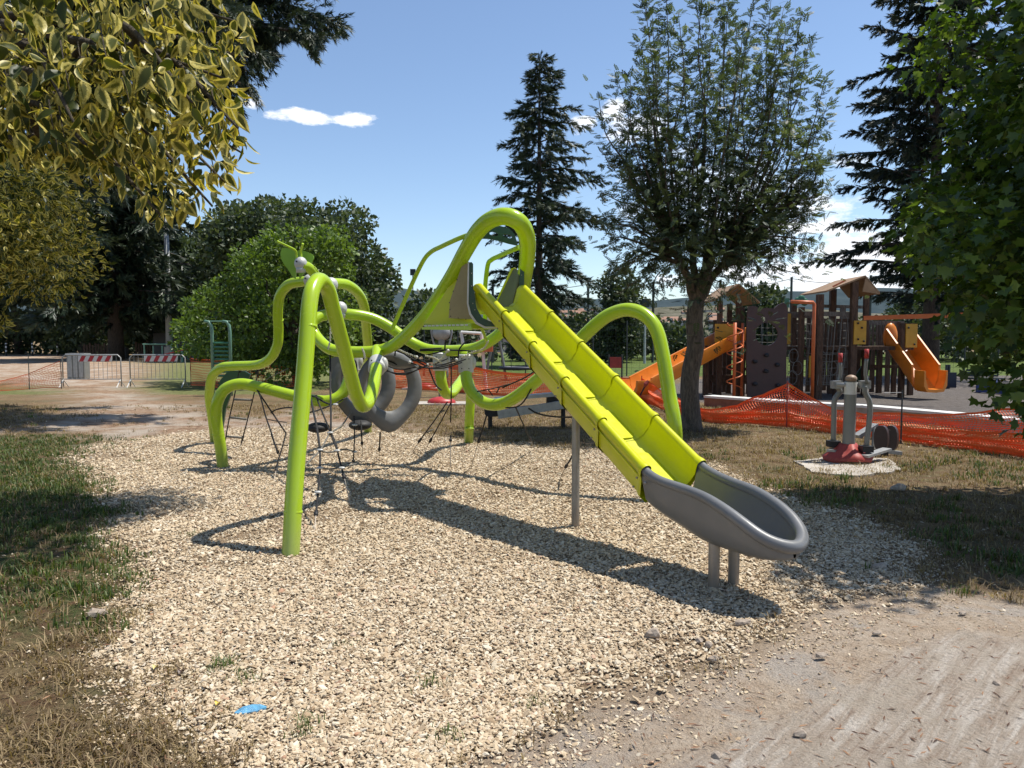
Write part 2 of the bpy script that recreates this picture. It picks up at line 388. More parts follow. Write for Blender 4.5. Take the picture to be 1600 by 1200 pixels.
# ================================================================== GROUND
def gpoly(px): return [tuple(G(u, v)[:2]) for u, v in px]
GRAVEL = gpoly([(120,715),(185,690),(330,672),(480,668),(620,674),(740,690),(900,700),(1080,722),(1200,765),(1330,800),(1420,850),(1432,905),(1330,940),(1230,975),(1130,1035),(1010,1085),(860,1150),(740,1195),(700,1300),(430,1300),(420,1190),(330,1120),(170,1035),(190,960),(205,880),(190,800),(140,745)])
PATH = gpoly([(700,1320),(720,1195),(850,1145),(1010,1085),(1130,1035),(1230,975),(1330,940),(1440,915),(1600,935),(2100,985),(2500,1320)])
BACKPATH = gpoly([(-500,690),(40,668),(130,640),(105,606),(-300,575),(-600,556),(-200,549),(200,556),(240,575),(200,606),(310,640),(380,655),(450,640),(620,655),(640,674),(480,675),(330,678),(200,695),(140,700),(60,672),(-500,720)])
FIELD = [(-5, 34), (70, 34), (70, 75), (-5, 75)]
PLAY = gpoly([(1000,612),(1100,630),(1270,640),(1600,662),(2100,700),(2100,592),(1500,586),(1090,592)])
def sdist(X, Y, poly):
    d = np.full(X.shape, 1e9); n = len(poly)
    for i in range(n):
        x0, y0 = poly[i]; x1, y1 = poly[(i+1) % n]; dx, dy = x1-x0, y1-y0
        t = np.clip(((X-x0)*dx+(Y-y0)*dy)/(dx*dx+dy*dy+1e-12), 0, 1)
        d = np.minimum(d, np.hypot(X-x0-t*dx, Y-y0-t*dy))
    return np.where(inpoly(X.ravel(), Y.ravel(), poly).reshape(X.shape), d, -d)
_ph = rng.random((14, 3))*6.28; _dr = rng.random(14)*6.28
def wob(X, Y, sc=1.0):                    # cheap smooth noise, about -1..1
    o = 0
    for i in range(14):
        k = sc*(.5+i*.35); o = o+np.sin(X*k*math.cos(_dr[i])+Y*k*math.sin(_dr[i])+_ph[i, 0])*np.cos(Y*k*.7-X*k*.4+_ph[i, 1])/(1+.35*i)
    return o/3.0
def sst(x, a, b): t = np.clip((x-a)/(b-a), 0, 1); return t*t*(3-2*t)
def zones(X, Y):
    w = wob(X, Y, 1.6)*.22+wob(X+9, Y, 5)*.10
    soft = .12+Y*.012
    g = sst(sdist(X, Y, GRAVEL)+w+wob(X, Y, 9)*.12, -soft*1.7, soft*1.2)
    p = sst(sdist(X, Y, PATH)+w*.6, -soft, soft)
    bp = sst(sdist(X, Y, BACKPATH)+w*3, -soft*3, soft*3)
    pl = sst(sdist(X, Y, PLAY)+w, -.2, .2)
    return g, np.maximum(p, 0), bp, pl
def axis(a, b, step, far):
    c = list(np.arange(a, b, step)); s = step
    hi = [c[-1]]; lo = [c[0]]
    while hi[-1] < far: s *= 1.22; hi.append(hi[-1]+s)
    s = step
    while lo[-1] > -far: s *= 1.22; lo.append(lo[-1]-s)
    return np.array(lo[::-1][:-1]+c+hi[1:])
xs = axis(-16, 16, .11, 4000); ys = axis(.5, 34, .11, 4000)
X, Y = np.meshgrid(xs, ys)
near = np.exp(-((np.hypot(X, Y-8)/22)**4))
def relief(X, Y): return (wob(X, Y, 3)*.012+wob(X, Y, 9)*.005)*np.exp(-((np.hypot(X, Y-8)/22)**4))
Z = relief(X, Y)-.006
g, p, bp, pl = zones(X, Y)
field = ((X > -3) & (X < 75) & (Y > 33) & (Y < 82)).astype(float)
lawn = ((X < -6) & (Y > 22) & (Y < 60)).astype(float)*(1-bp)
grass_near = np.clip(sst(-X-.42*Y+1.0+wob(X, Y, 2)*.7, -.3, 1.1), 0, 1)*sst(Y, 3.6, 4.6)*(Y < 14)
V = np.stack([X, Y, Z], 2).reshape(-1, 3); nx, ny = len(xs), len(ys)
idx = np.arange(nx*ny).reshape(ny, nx)
Fc = np.stack([idx[:-1, :-1], idx[:-1, 1:], idx[1:, 1:], idx[1:, :-1]], 2).reshape(-1, 4)
gm = mesh('ground', V, Fc, None, True)
def attr(me, name, r, gg, b, a=None):
    c = np.stack([r, gg, b, np.ones_like(r) if a is None else a], -1).reshape(-1, 4).astype(np.float32)
    at = me.color_attributes.new(name, 'FLOAT_COLOR', 'POINT'); at.data.foreach_set('color', c.ravel())
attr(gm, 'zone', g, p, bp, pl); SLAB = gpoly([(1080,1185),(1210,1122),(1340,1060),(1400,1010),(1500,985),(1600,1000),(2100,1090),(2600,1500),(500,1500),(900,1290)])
slab = sst(sdist(X, Y, SLAB)+wob(X, Y, 7)*.03, -.02, .03)
attr(gm, 'zone_b', field, lawn, grass_near, slab)
ZS = np.asarray(slab)*.012*(Y < 12); co = V.copy(); co[:, 2] += ZS.ravel(); gm.vertices.foreach_set('co', co.astype(np.float32).ravel())
m, t, b = newmat('ground_cover')
za = N(t, 'ShaderNodeAttribute', attribute_name='zone'); zb = N(t, 'ShaderNodeAttribute', attribute_name='zone_b')
s1 = N(t, 'ShaderNodeSeparateColor'); s2 = N(t, 'ShaderNodeSeparateColor'); t.links.new(za.outputs['Color'], s1.inputs[0]); t.links.new(zb.outputs['Color'], s2.inputs[0])
n1 = noise(t, .8, 6, .65); n2 = noise(t, 6, 7, .7); n3 = noise(t, 45, 6, .75); n4 = noise(t, 2.2, 5, .6, None, .8)
vo = N(t, 'ShaderNodeTexVoronoi', feature='F1'); vo.inputs['Scale'].default_value = 38; t.links.new(objco(t), vo.inputs['Vector'])
ve = N(t, 'ShaderNodeTexVoronoi', feature='DISTANCE_TO_EDGE'); ve.inputs['Scale'].default_value = 38; t.links.new(objco(t), ve.inputs['Vector'])
dry = ramp(t, n3, [(.3, (.10, .062, .033)), (.48, (.25, .18, .095)), (.7, (.36, .28, .16))])
dry = mixc(t, ramp(t, n1, [(.42, (0,0,0)), (.6, (.8,.8,.8))]), dry, ramp(t, n3, [(.3, (.06, .06, .022)), (.7, (.19, .17, .08))]))
dry = mixc(t, ramp(t, n2, [(.42, (0,0,0)), (.62, (.8,.8,.8))]), dry, (.17, .095, .055))
grn = ramp(t, n3, [(.3, (.03, .045, .012)), (.7, (.10, .12, .04))])
gr = ramp(t, N(t, 'ShaderNodeSeparateColor').outputs[0], [(0, (.3, .22, .14)), (1, (.5, .4, .27))])
sepv = t.nodes[-2]; 
for nd in t.nodes:
    if nd.bl_idname == 'ShaderNodeSeparateColor' and not nd.inputs[0].is_linked: t.links.new(vo.outputs['Color'], nd.inputs[0])
gr = mixc(t, ramp(t, ve.outputs['Distance'], [(0, (1,1,1)), (.012, (0,0,0))]), gr, (.24, .165, .10))
gr = mixc(t, ramp(t, n3, [(.40, (0,0,0)), (.62, (.8,.8,.8))]), gr, (.36, .25, .155)); gr = mixc(t, ramp(t, n2, [(.42, (0,0,0)), (.66, (.5,.5,.5))]), gr, (.38, .25, .15))
sand = ramp(t, n2, [(.25, (.43, .315, .22)), (.5, (.57, .45, .335)), (.75, (.68, .57, .45))])
sand = mixc(t, ramp(t, n4, [(.5, (0,0,0)), (.62, (.75,.75,.75))]), sand, ramp(t, n3, [(.35, (.40, .35, .30)), (.65, (.66, .60, .53))]))
sand = mixc(t, ramp(t, n3, [(.52, (0,0,0)), (.66, (.75,.75,.75))]), sand, (.27, .18, .115))
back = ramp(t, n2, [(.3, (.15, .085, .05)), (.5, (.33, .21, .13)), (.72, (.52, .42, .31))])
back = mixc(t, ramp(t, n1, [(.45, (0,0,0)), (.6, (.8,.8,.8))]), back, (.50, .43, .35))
rub = ramp(t, n2, [(.3, (.10, .085, .075)), (.7, (.20, .175, .155))])
fld = ramp(t, n1, [(.3, (.075, .115, .025)), (.7, (.13, .165, .045))])
lwn = ramp(t, n2, [(.35, (.10, .12, .035)), (.65, (.22, .22, .09))])
mr = N(t, 'ShaderNodeMapping'); mr.inputs['Rotation'].default_value = (0, 0, R(-47)); t.links.new(objco(t), mr.inputs[0])
ms = N(t, 'ShaderNodeMapping'); ms.inputs['Scale'].default_value = (1.1, 11, 1); t.links.new(mr.outputs[0], ms.inputs[0])
nr = noise(t, 1.6, 6, .72, ms.outputs[0], .5)
scr = ramp(t, nr, [(.36, (.40, .30, .225)), (.49, (.54, .445, .355)), (.62, (.72, .64, .55))])
scr = mixc(t, ramp(t, n4, [(.46, (0,0,0)), (.62, (.85,.85,.85))]), scr, (.54, .455, .36)); scr = mixc(t, ramp(t, n3, [(.52, (0,0,0)), (.7, (.55,.55,.55))]), scr, (.28, .19, .13))
sand = mixc(t, zb.outputs['Alpha'], sand, scr)
grn = mixc(t, ramp(t, n2, [(.46, (0,0,0)), (.6, (1,1,1))]), grn, dry)
c = mixc(t, s2.outputs[2], dry, grn)
c = mixc(t, s2.outputs[1], c, lwn); c = mixc(t, s2.outputs[0], c, fld)
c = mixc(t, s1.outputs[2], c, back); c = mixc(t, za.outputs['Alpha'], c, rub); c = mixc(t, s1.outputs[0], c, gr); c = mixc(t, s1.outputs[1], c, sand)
t.links.new(c, b.inputs['Base Color']); b.inputs['Roughness'].default_value = .95; b.inputs['Specular IOR Level'].default_value = .15
bump(t, b, mth(t, 'ADD', n3, mth(t, 'MULTIPLY', n2, 1.5)), 1.0, .045)
gm.materials.append(m)
go = add('ground', gm); struct(go)

# gravel: real chips, instanced on points
def chip(seed, flat):
    r = np.random.default_rng(seed); bm = bmesh.new(); bmesh.ops.create_icosphere(bm, subdivisions=1, radius=1)
    for v in bm.verts:
        k = .65+r.random()*.6; v.co = Vector((v.co.x*1.35*k, v.co.y*.8*k, v.co.z*flat*k))
    me = bpy.data.meshes.new('chip'); bm.to_mesh(me); bm.free(); me.materials.append(M['chip']); return me
chipcol = bpy.data.collections.new('chip_shapes')
for i in range(6): chipcol.objects.link(bpy.data.objects.new('chip', chip(i, .24+.07*i)))
def gn_instances(name, pos, rot, scl, coll):
    me = bpy.data.meshes.new(name); me.vertices.add(len(pos)); me.vertices.foreach_set('co', pos.astype(np.float32).ravel())
    for nm, arr in (('rot', rot), ('scl', scl)):
        a = me.attributes.new(nm, 'FLOAT_VECTOR', 'POINT'); a.data.foreach_set('vector', arr.astype(np.float32).ravel())
    me.update(); o = add(name, me)
    ng = bpy.data.node_groups.new(name, 'GeometryNodeTree'); ng.interface.new_socket('Geometry', in_out='INPUT', socket_type='NodeSocketGeometry'); ng.interface.new_socket('Geometry', in_out='OUTPUT', socket_type='NodeSocketGeometry')
    gi = ng.nodes.new('NodeGroupInput'); gout = ng.nodes.new('NodeGroupOutput'); ip = ng.nodes.new('GeometryNodeInstanceOnPoints')
    ci = ng.nodes.new('GeometryNodeCollectionInfo'); ci.inputs['Collection'].default_value = coll; ci.inputs['Separate Children'].default_value = True; ci.inputs['Reset Children'].default_value = True
    ng.links.new(gi.outputs[0], ip.inputs['Points']); ng.links.new(ci.outputs[0], ip.inputs['Instance']); ip.inputs['Pick Instance'].default_value = True
    ri = ng.nodes.new('FunctionNodeRandomValue'); ri.data_type = 'INT'; 
    for s_ in ri.inputs:
        if s_.name == 'Max' and s_.type == 'INT': s_.default_value = len(coll.objects)-1
        if s_.name == 'Min' and s_.type == 'INT': s_.default_value = 0
    for s_ in ri.outputs:
        if s_.type == 'INT': ng.links.new(s_, ip.inputs['Instance Index'])
    for nm, sock in (('rot', 'Rotation'), ('scl', 'Scale')):
        na = ng.nodes.new('GeometryNodeInputNamedAttribute'); na.data_type = 'FLOAT_VECTOR'; na.inputs['Name'].default_value = nm
        o_ = [q for q in na.outputs if q.enabled and q.name == 'Attribute'][0]; ng.links.new(o_, ip.inputs[sock])
    ng.links.new(ip.outputs[0], gout.inputs[0])
    md = o.modifiers.new('instances', 'NODES'); md.node_group = ng; return o
n = 900000
yy = 2.3+(rng.random(n)**1.5)*14; xx = (rng.random(n)*2-1)*(yy*.75+.5)
g, p, bp, pl = zones(xx, yy)
bare = sst(wob(xx+4, yy-2, 1.5)+.45*wob(xx, yy, 7), .02, .5)
keep = rng.random(n) < np.clip(g-.9*p, 0, 1)*(.86+.25*wob(xx, yy, 2.2))*(1-.8*bare)+.09*p*(rng.random(n) < .35)*(1+wob(xx, yy, 3))+.012*(1-g)*(1-p)+.1*((g > .02) & (g < .6))
xx, yy, g = xx[keep], yy[keep], g[keep]
sz = (.0042+.0072*rng.random(len(xx))**1.7+.008*(rng.random(len(xx)) < .025))*(1+yy*.045)*np.where(g > .3, 1, .7)
rot = np.stack([rng.normal(size=len(xx))*.35, rng.normal(size=len(xx))*.35, rng.random(len(xx))*6.28], 1)
scl = sz[:, None]*(.8+.4*rng.random((len(xx), 3)))
gv = gn_instances('gravel', np.stack([xx, yy, relief(xx, yy)-.004+sz*.25+.01*rng.random(len(xx))*(g > .5)], 1), rot, scl, chipcol)
stuff(gv, 'pale limestone chips spread under the climbing frame')
print('chips', len(xx))

# loose stones one can pick out
def stone(u, v, w, h, label, mat='stone', flat=.6, seed=0, rz=.3):
    c = G(u, v); r = np.random.default_rng(seed+int(u)); bm = bmesh.new(); bmesh.ops.create_icosphere(bm, subdivisions=2, radius=1)
    mrot = Matrix.Rotation(rz, 3, 'Z')
    for q in bm.verts:
        k = 1+.16*math.sin(q.co.x*4+seed)+.12*r.normal()*.6
        a = Vector((q.co.x*w*k, q.co.y*h*k, max(q.co.z, -.35)*h*flat*k*1.6)); q.co = mrot@a
    me = bpy.data.meshes.new('stone'); bm.to_mesh(me); bm.free(); me.materials.append(M[mat])
    o = add('stone', me, None, (c.x, c.y, h*.4)); tag(o, label, 'stone', 'loose stones on the ground'); return o
for i, a in enumerate([(1020,995,.043,.034,'largest rounded grey brown stone lying alone among the gravel below the slide'),
    (1115,1032,.034,.018,'flat blocky tan stone on the sand just off the gravel edge'),
    (1107,1010,.026,.02,'dark rounded pebble right of a pair at the gravel edge'),
    (1092,1003,.024,.018,'pale rounded pebble left of a dark one at the gravel edge'),
    (1160,975,.05,.022,'broad flat cream stone at the gravel edge below the slide shadow'),
    (1283,1026,.028,.018,'cream stone standing alone in the middle of the sandy path'),
    (1370,991,.026,.015,'small dark grey stone on the far side of the sandy path'),
    (1250,1150,.034,.020,'pale wedge shaped stone on the chalky slab near the bottom right'),
    (1120,1184,.026,.018,'dark pebble on the sandy path at the bottom edge of the photo'),
    (1558,1071,.028,.016,'dark flat stone near the right edge of the sandy path'),
    (152,962,.052,.032,'whitish stone half hidden at the edge of the left grass'),
    (1504,960,.022,.016,'tan pebble on the path close to the grass strip at right'),
    (1374,888,.06,.03,'pale stone in the shade right of the grey slide exit'),
    (1403,766,.10,.05,'large pale stone in shaded grass below the concrete slab')]):
    stone(*a, seed=i)
# grass: blades as tapering triangles, tufts gathered in zones
def blades(n, xy, hgt, spread=.5, w=.004, per=9):
    pos = np.repeat(xy, per, axis=0)+rng.normal(size=(len(xy)*per, 2))*.035
    k = len(pos); h = np.repeat(hgt, per)*(.5+.8*rng.random(k)); a = rng.random(k)*6.283
    d = np.stack([np.cos(a), np.sin(a)], 1)*spread*rng.random((k, 1)); s = np.stack([-np.sin(a), np.cos(a)], 1)*w*(1+pos[:, 1:2]*.06)
    z0 = np.zeros(k)-.01
    A = np.column_stack([pos-s, z0]); B = np.column_stack([pos+s, z0]); Cc = np.column_stack([pos+d*h[:, None]*.4, h*.62]); D = np.column_stack([pos+d*h[:, None]*1.15, h*(1-.3*rng.random(k))])
    mid1 = Cc.copy(); mid1[:, :2] += s*.8; mid2 = Cc.copy(); mid2[:, :2] -= s*.8
    V = np.stack([A, B, mid1, mid2, D], 1).reshape(-1, 3); i = np.arange(k)[:, None]*5
    Fq = np.concatenate([i+[0, 1, 2], i+[0, 2, 3], i+[3, 2, 4]]); rn = np.ones((k, 5, 4)); rn[:, :, 0] = rng.random(k)[:, None]
    return V, Fq, rn.reshape(-1, 4)
n = 42000
yy = 2.4+rng.random(n)**1.35*16; xx = (rng.random(n)*2-1)*(yy*.74+.6)
g, p, bp, pl = zones(xx, yy); w_ = wob(xx, yy, 2.4)
left = xx < -.42*yy+.9
gl = sst(-xx-.42*yy+.6+w_*.9, -.2, .9)*sst(yy, 3.7, 4.9)*(yy < 12.5)
gr_ = ((xx > .25*yy) & (yy > 5) & (yy < 11))*(w_ > -.1)*.55
dens_g = np.clip(gl*np.clip(.50+1.1*wob(xx+3, yy, 4.2), .04, 1)+gr_*.6+.08*(w_ > .45), 0, 1)*(1-g)*(1-p)*(1-bp)*(1-pl)
kp = rng.random(n) < dens_g
hh = (.025+.04*rng.random(kp.sum())+.04*(rng.random(kp.sum()) < .06))
v_, f_, c_ = blades(0, np.stack([xx[kp], yy[kp]], 1), hh, .9, .0035, 10)
go2 = add('green_grass', mesh('green_grass', v_, f_, M['grass'], False, c_)); stuff(go2, 'short green grass growing in patches at the left and right')
dens_s = np.clip(1-gl*.45, 0, 1)*(1-g)*(1-p)*(1-bp*.93)*(1-pl)*np.clip(.72+.9*wob(xx, yy, 3.3), .22, 1)
kp = rng.random(n) < dens_s*.9
hh = (.012+.026*rng.random(kp.sum())+.03*(rng.random(kp.sum()) < .04))*(1+.05*yy[kp])
v_, f_, c_ = blades(0, np.stack([xx[kp], yy[kp]], 1), hh, 2.6, .0022, 9)
go3 = add('dry_grass', mesh('dry_grass', v_, f_, M['straw'], False, c_)); stuff(go3, 'dry straw coloured grass and litter around the gravel')
# weeds sprouting through the chips
WEEDS = [(672,1068,.06,'low green weed alone in the open gravel below the big shadow'),(348,1045,.09,'taller wispy weed at the lower left gravel edge'),(385,1060,.07,'thin weed beside the blue scrap at the gravel edge'),
    (480,1140,.08,'dry spindly weed near the bottom edge left of centre'),(835,1100,.05,'low weed on the edge between gravel and sandy path'),(218,722,.06,'small green tuft on the gravel by the far left corner'),
    (300,835,.05,'faint tuft of grass left of the near pole shadow'),(122,845,.12,'leafy green weed clump in the left grass'),(540,1010,.04,'tiny tuft in the middle of the foreground gravel'),(1500,925,.07,'long green grass strip at the corner of path and shaded lawn'),
    (150,800,.09,'bushy green clump at the shaded left edge'),(700,1150,.05,'tiny weed on the lower gravel near the path')]
for (u, v, h, lb) in WEEDS:
    c = G(u, v); h *= .62; k = 7 if h < .05 else 15; sx = h*.5*(3 if 'strip' in lb else 1)
    q = np.stack([c.x+rng.normal(size=k)*sx*.5, c.y+rng.normal(size=k)*h*.25], 1)
    v_, f_, c_ = blades(0, q, np.full(k, h), 1.3, .0020, 6); tag(add('weed', mesh('weed', v_, f_, M['grass'], False, c_)), lb, 'weed', 'weeds in the gravel')
# bark scraps and twigs strewn on the ground, too small to count
k = 5200; yy = 2.5+rng.random(k)**1.4*10; xx = (rng.random(k)*2-1)*(yy*.72+.5); g, p, bp, pl = zones(xx, yy); kp = rng.random(k) < (.03+.40*p+.5*(1-g)); xx, yy = xx[kp], yy[kp]; k = len(xx)
tv = [(-1, 0, 0), (-.3, .16, .12), (1, .03, .03), (.1, -.15, .02)]; tf = [(0, 3, 1), (3, 2, 1)]
a_ = rng.random(k)*6.28; rot_ = np.zeros((k, 3, 3)); rot_[:, 0, 0] = np.cos(a_); rot_[:, 0, 1] = -np.sin(a_); rot_[:, 1, 0] = np.sin(a_); rot_[:, 1, 1] = np.cos(a_); rot_[:, 2, 2] = 1
v_, f_, c_ = scatter(tv, tf, np.stack([xx, yy, relief(xx, yy)+.008+.012*(g[kp] > .5)], 1), rot_, (.012+.016*rng.random(k))[:, None]*np.ones((1, 3)))
stuff(add('bark_litter', mesh('bark_litter', v_, f_, leafmat('litter', (.06, .03, .018), (.16, .08, .045), (.34, .2, .11), .9, 0), False, c_)), 'small dry bark scraps and twigs strewn over path and gravel')
# litter
c = G(391, 1113); b1 = MB(); prof = [(-.062, 0, .003), (-.035, .016, .014), (.0, .021, .017), (.035, .017, .015), (.062, .010, .006), (.058, -.004, .01), (.03, -.016, .006), (-.02, -.018, .004), (-.055, -.010, .003)]
top = [Vector((x+c.x, y*1.3+c.y+x*.25, z+.006)) for x, y, z in prof]; ce = Vector((c.x, c.y, .030)); b1.add(top+[ce]+[q-Vector((0, 0, .010)) for q in top], [(i, (i+1) % 9, 9) for i in range(9)]+[(i+10, (i+1) % 9+10, (i+1) % 9, i) for i in range(9)])
tag(b1.build('plastic_scrap', paint('pale_blue_plastic', (.10, .32, .52), .3, 0, .3, 40, .4)), 'crumpled pale blue plastic scrap lying at the gravel edge', 'litter')
def fallen_leaf(u, v, s, lb, cc):
    c = G(u, v); q = [(x*s+c.x, y*s*.8+c.y, .012+abs(x)*s*.6+.01*math.sin(y*4)) for x, y, z in LEAF_V]; o = add('fallen_leaf', mesh('fallen_leaf', q, LEAF_F, cc)); tag(o, lb, 'fallen leaf')
fallen_leaf(338, 1108, .05, 'yellow fallen leaf left of the blue scrap', paint('yellow_leaf', (.6, .42, .04), .5)); fallen_leaf(280, 1058, .06, 'dark brown fallen leaf in the lower left dry grass', paint('brown_leaf', (.05, .02, .012), .5))
fallen_leaf(240, 1050, .05, 'pale yellow fallen leaf beside the dark one', paint('pale_leaf', (.55, .45, .15), .5))
# ================================================================== CLIMBING FRAME
cf = thing('play_climber', 'lime green tube climbing frame with looping pipes, rope nets and a yellow green slide', 'climbing frame', tuple(G(700, 760)))
MP = M['pipe']
def pp(name, pts, r, mat=MP, n=18, k=9, parent=cf):
    """a bent tube through (u, v, depth[, radius]) points"""
    q = []
    for p_ in pts:
        w = P(p_[0], p_[1], p_[2]) if not isinstance(p_, Vector) else p_
        rr = p_[3] if (not isinstance(p_, Vector) and len(p_) > 3) else r
        q.append((w.x, w.y, w.z, rr))
    s = spl(q, k); return MB().tube([a[:3] for a in s], [float(a[3]) for a in s], n).build(name, mat, parent, True)
def foot(u, v, dz=-.08): g_ = G(u, v); return g_, Vector((g_.x, g_.y, dz))
f1 = G(453, 866); f1d = (f1.x-.004, f1.y, -.08)
# near arch: upright, crown, flat diagonal down to the low bend and up into the clamp
q = [Vector((f1.x, f1.y, -.08)), P(459, 780, 5.66), P(466, 690, 5.78), P(474, 600, 5.92), P(480, 520, 6.04), P(483, 480, 6.12), P(488, 452, 6.22), P(499, 438, 6.38), P(512, 452, 6.55), P(521, 485, 6.68), P(536, 540, 6.92), P(549, 590, 7.15), P(557, 617, 7.3), P(566, 634, 7.5), P(576, 628, 7.75), P(583, 605, 8.05), P(587, 580, 8.4), P(589, 556, 8.8), P(589, 546, 9.0)]
s = spl([(*a, .068) for a in q], 7); MB().tube([a[:3] for a in s], .066, 20).build('arch_pipe', MP, cf, True)
g2 = G(349, 729)
q = [Vector((g2.x, g2.y, -.06)), P(344, 695, 9.4), P(338, 655, 9.35), P(340, 628, 9.3), P(352, 608, 9.3), P(375, 600, 9.3), P(405, 605, 9.25), P(452, 617, 9.2), P(485, 625, 9.2), P(515, 626, 9.2), P(535, 615, 9.25), P(545, 593, 9.3), P(550, 568, 9.4), P(551, 548, 9.5)]
s = spl([(*a, .07) for a in q], 7); MB().tube([a[:3] for a in s], .070, 18).build('arch_pipe', MP, cf, True)
g3 = G(336, 690)
q = [Vector((g3.x, g3.y, -.06)), P(331, 650, 11.5), P(327, 620, 11.3), P(331, 590, 11.0), P(345, 575, 10.8), P(365, 572, 10.7), P(403, 570, 10.5), P(422, 560, 10.35), P(433, 540, 10.25), P(435, 515, 10.2), P(434, 490, 10.1), P(437, 463, 10), P(451, 445, 9.9), P(472, 440, 9.8), P(488, 440, 9.7)]
s = spl([(*a, .065) for a in q], 7); MB().tube([a[:3] for a in s], .066, 18).build('arch_pipe', MP, cf, True)
g4 = G(574, 675)
q = [Vector((g4.x, g4.y, -.06)), P(577, 620, 12.2), P(576, 560, 11.6), P(572, 510, 11.0), P(569, 480, 10.6), P(560, 459, 10.3), P(544, 446, 10.0), P(528, 443, 9.85), P(508, 443, 9.7)]
s = spl([(*a, .065) for a in q], 7); MB().tube([a[:3] for a in s], .068, 18).build('arch_pipe', MP, cf, True)
# neck (spine) with the joints
pp('spine_pipe', [(470, 414, 9.3), (482, 418, 9.4), (493, 431, 9.5), (505, 450, 9.6), (518, 470, 9.6), (530, 486, 9.6), (534, 494, 9.6)], .062, n=16)
for (u, v, d, r) in [(470, 412, 9.32, .080), (483, 438, 9.62, .072), (517, 445, 9.7, .092), (532, 482, 9.55, .085)]:
    c = P(u, v, d); b1 = MB().ball(c, r, 14, 9, (1, 1, 1.05)); b1.tube([c+Vector((0, -.01, -r*.4)), c+Vector((0, 0, -r*1.35))], r*.72, 12)
    j = b1.build('joint', M['clamp'], cf, True)
    MB().ball(c+Vector((-.03, -r*.93, .02)), .012, 6, 4).build('bolt', M['black'], j)
# great loop: from behind the slide, along, U-turn at left, back right and up into the loop over the slide
pp('loop_pipe', [(812, 470, 9.0), (803, 490, 9.1), (785, 517, 9.2), (762, 535, 9.3), (738, 545, 9.45), (700, 548, 9.6), (665, 545, 9.75), (635, 530, 9.8), (610, 512, 9.8), (580, 497, 9.75), (545, 491, 9.65), (510, 492, 9.6), (492, 499, 9.5), (487, 510, 9.45), (493, 524, 9.4), (505, 538, 9.3), (520, 547, 9.2), (545, 550, 9.1), (585, 549, 9.0), (612, 541, 8.9), (636, 522, 8.75), (660, 497, 8.55), (684, 466, 8.3, .075), (708, 428, 8.05, .077), (728, 391, 7.8, .079), (746, 362, 7.6, .081), (766, 344, 7.45, .083), (790, 338, 7.35, .085), (812, 348, 7.35, .085), (823, 370, 7.5, .083), (824, 400, 7.75, .081), (820, 430, 8.0, .079), (816, 458, 8.15, .077), (813, 480, 8.2, .077)], .070, n=20, k=7)
# low bends hanging from the clamps
g5 = G(1064, 778)
q = [P(728, 551, 9.45), P(728, 575, 9.4), P(730, 597, 9.3), P(738, 614, 9.2), P(756, 629, 9.05), P(778, 632, 8.9), P(800, 624, 8.75), P(826, 605, 8.6), P(860, 575, 8.45), P(900, 537, 8.3), P(930, 508, 8.2), P(954, 491, 8.12), P(982, 484, 8.0), P(1008, 493, 7.9), P(1026, 516, 7.8), P(1036, 556, 7.7), P(1045, 612, 7.6), P(1055, 680, 7.5), Vector((g5.x-.03, g5.y+.3, -.05))]
s = spl([(*a, .07) for a in q], 7); MB().tube([a[:3] for a in s], .072, 20).build('arch_pipe', MP, cf, True)
g6 = G(732, 691)
q = [P(688, 551, 9.7), P(688, 575, 9.7), P(690, 598, 9.7), P(696, 614, 9.8), P(706, 614, 10.1), P(717, 600, 10.5), P(726, 590, 10.9), P(734, 600, 11.2), P(735, 625, 11.35), P(733, 660, 11.4), Vector((g6.x, g6.y, -.05))]
s = spl([(*a, .07) for a in q], 7); MB().tube([a[:3] for a in s], .070, 18).build('arch_pipe', MP, cf, True)
for (u, v, d) in [(589, 571, 8.6), (551, 565, 9.4), (688, 565, 9.62), (728, 568, 9.4)]:
    c = P(u, v, d); h = .115
    ax = (P(589, 556, 8.8)-P(587, 580, 8.4)).normalized() if u == 589 else Vector((0, 0, 1))
    sl = MB().tube([c-ax*h, c-ax*(h-.012), c+ax*(h-.012), c+ax*h], [.082, .096, .096, .082], 18)
    sl.ball(c+Vector((.084, .0, .01)), .055, 12, 8, (.8, .9, 1.5)); k = sl.build('clamp', M['clamp'], cf, 'sharp')
    for bz in (-.06, .06):
        for bx in (-.045, .04): MB().ball(c+Vector((bx, -.083, bz)), .009, 6, 4).build('bolt', M['black'], k)
# leaf shaped head with feelers
c = P(462, 428, 9.45)
for pts in ([(462, 436), (450, 421), (441, 408), (438, 396), (442, 388), (452, 388), (462, 391), (463, 404)], [(468, 436), (465, 404), (466, 391), (478, 393), (488, 398), (490, 404), (484, 414), (474, 428)]):
    poly = [tuple(P(u, v, 9.55))[:3] for u, v in pts]; sm = [Vector(a) for a in spl([poly[-1]]+poly+[poly[0]], 3)][3:-1]
    MB().plate(sm, (0, .018, 0)).build('leaf_wing', M['leafgreen'], cf)
pp('feeler', [(463, 406, 9.4), (463, 398, 9.4), (461, 391, 9.38), (448, 384, 9.3), (433, 377, 9.2)], .014, n=8); pp('feeler', [(471, 405, 9.4), (470, 395, 9.4), (471, 388, 9.36), (473, 381, 9.3)], .016, n=8)
pp('guy_wire', [(493, 418, 9.35), (510, 444, 9.45), (527, 472, 9.5)], .006, n=6); pp('guy_wire', [(491, 416, 9.3), (507, 442, 9.4), (524, 470, 9.45)], .006, n=6)

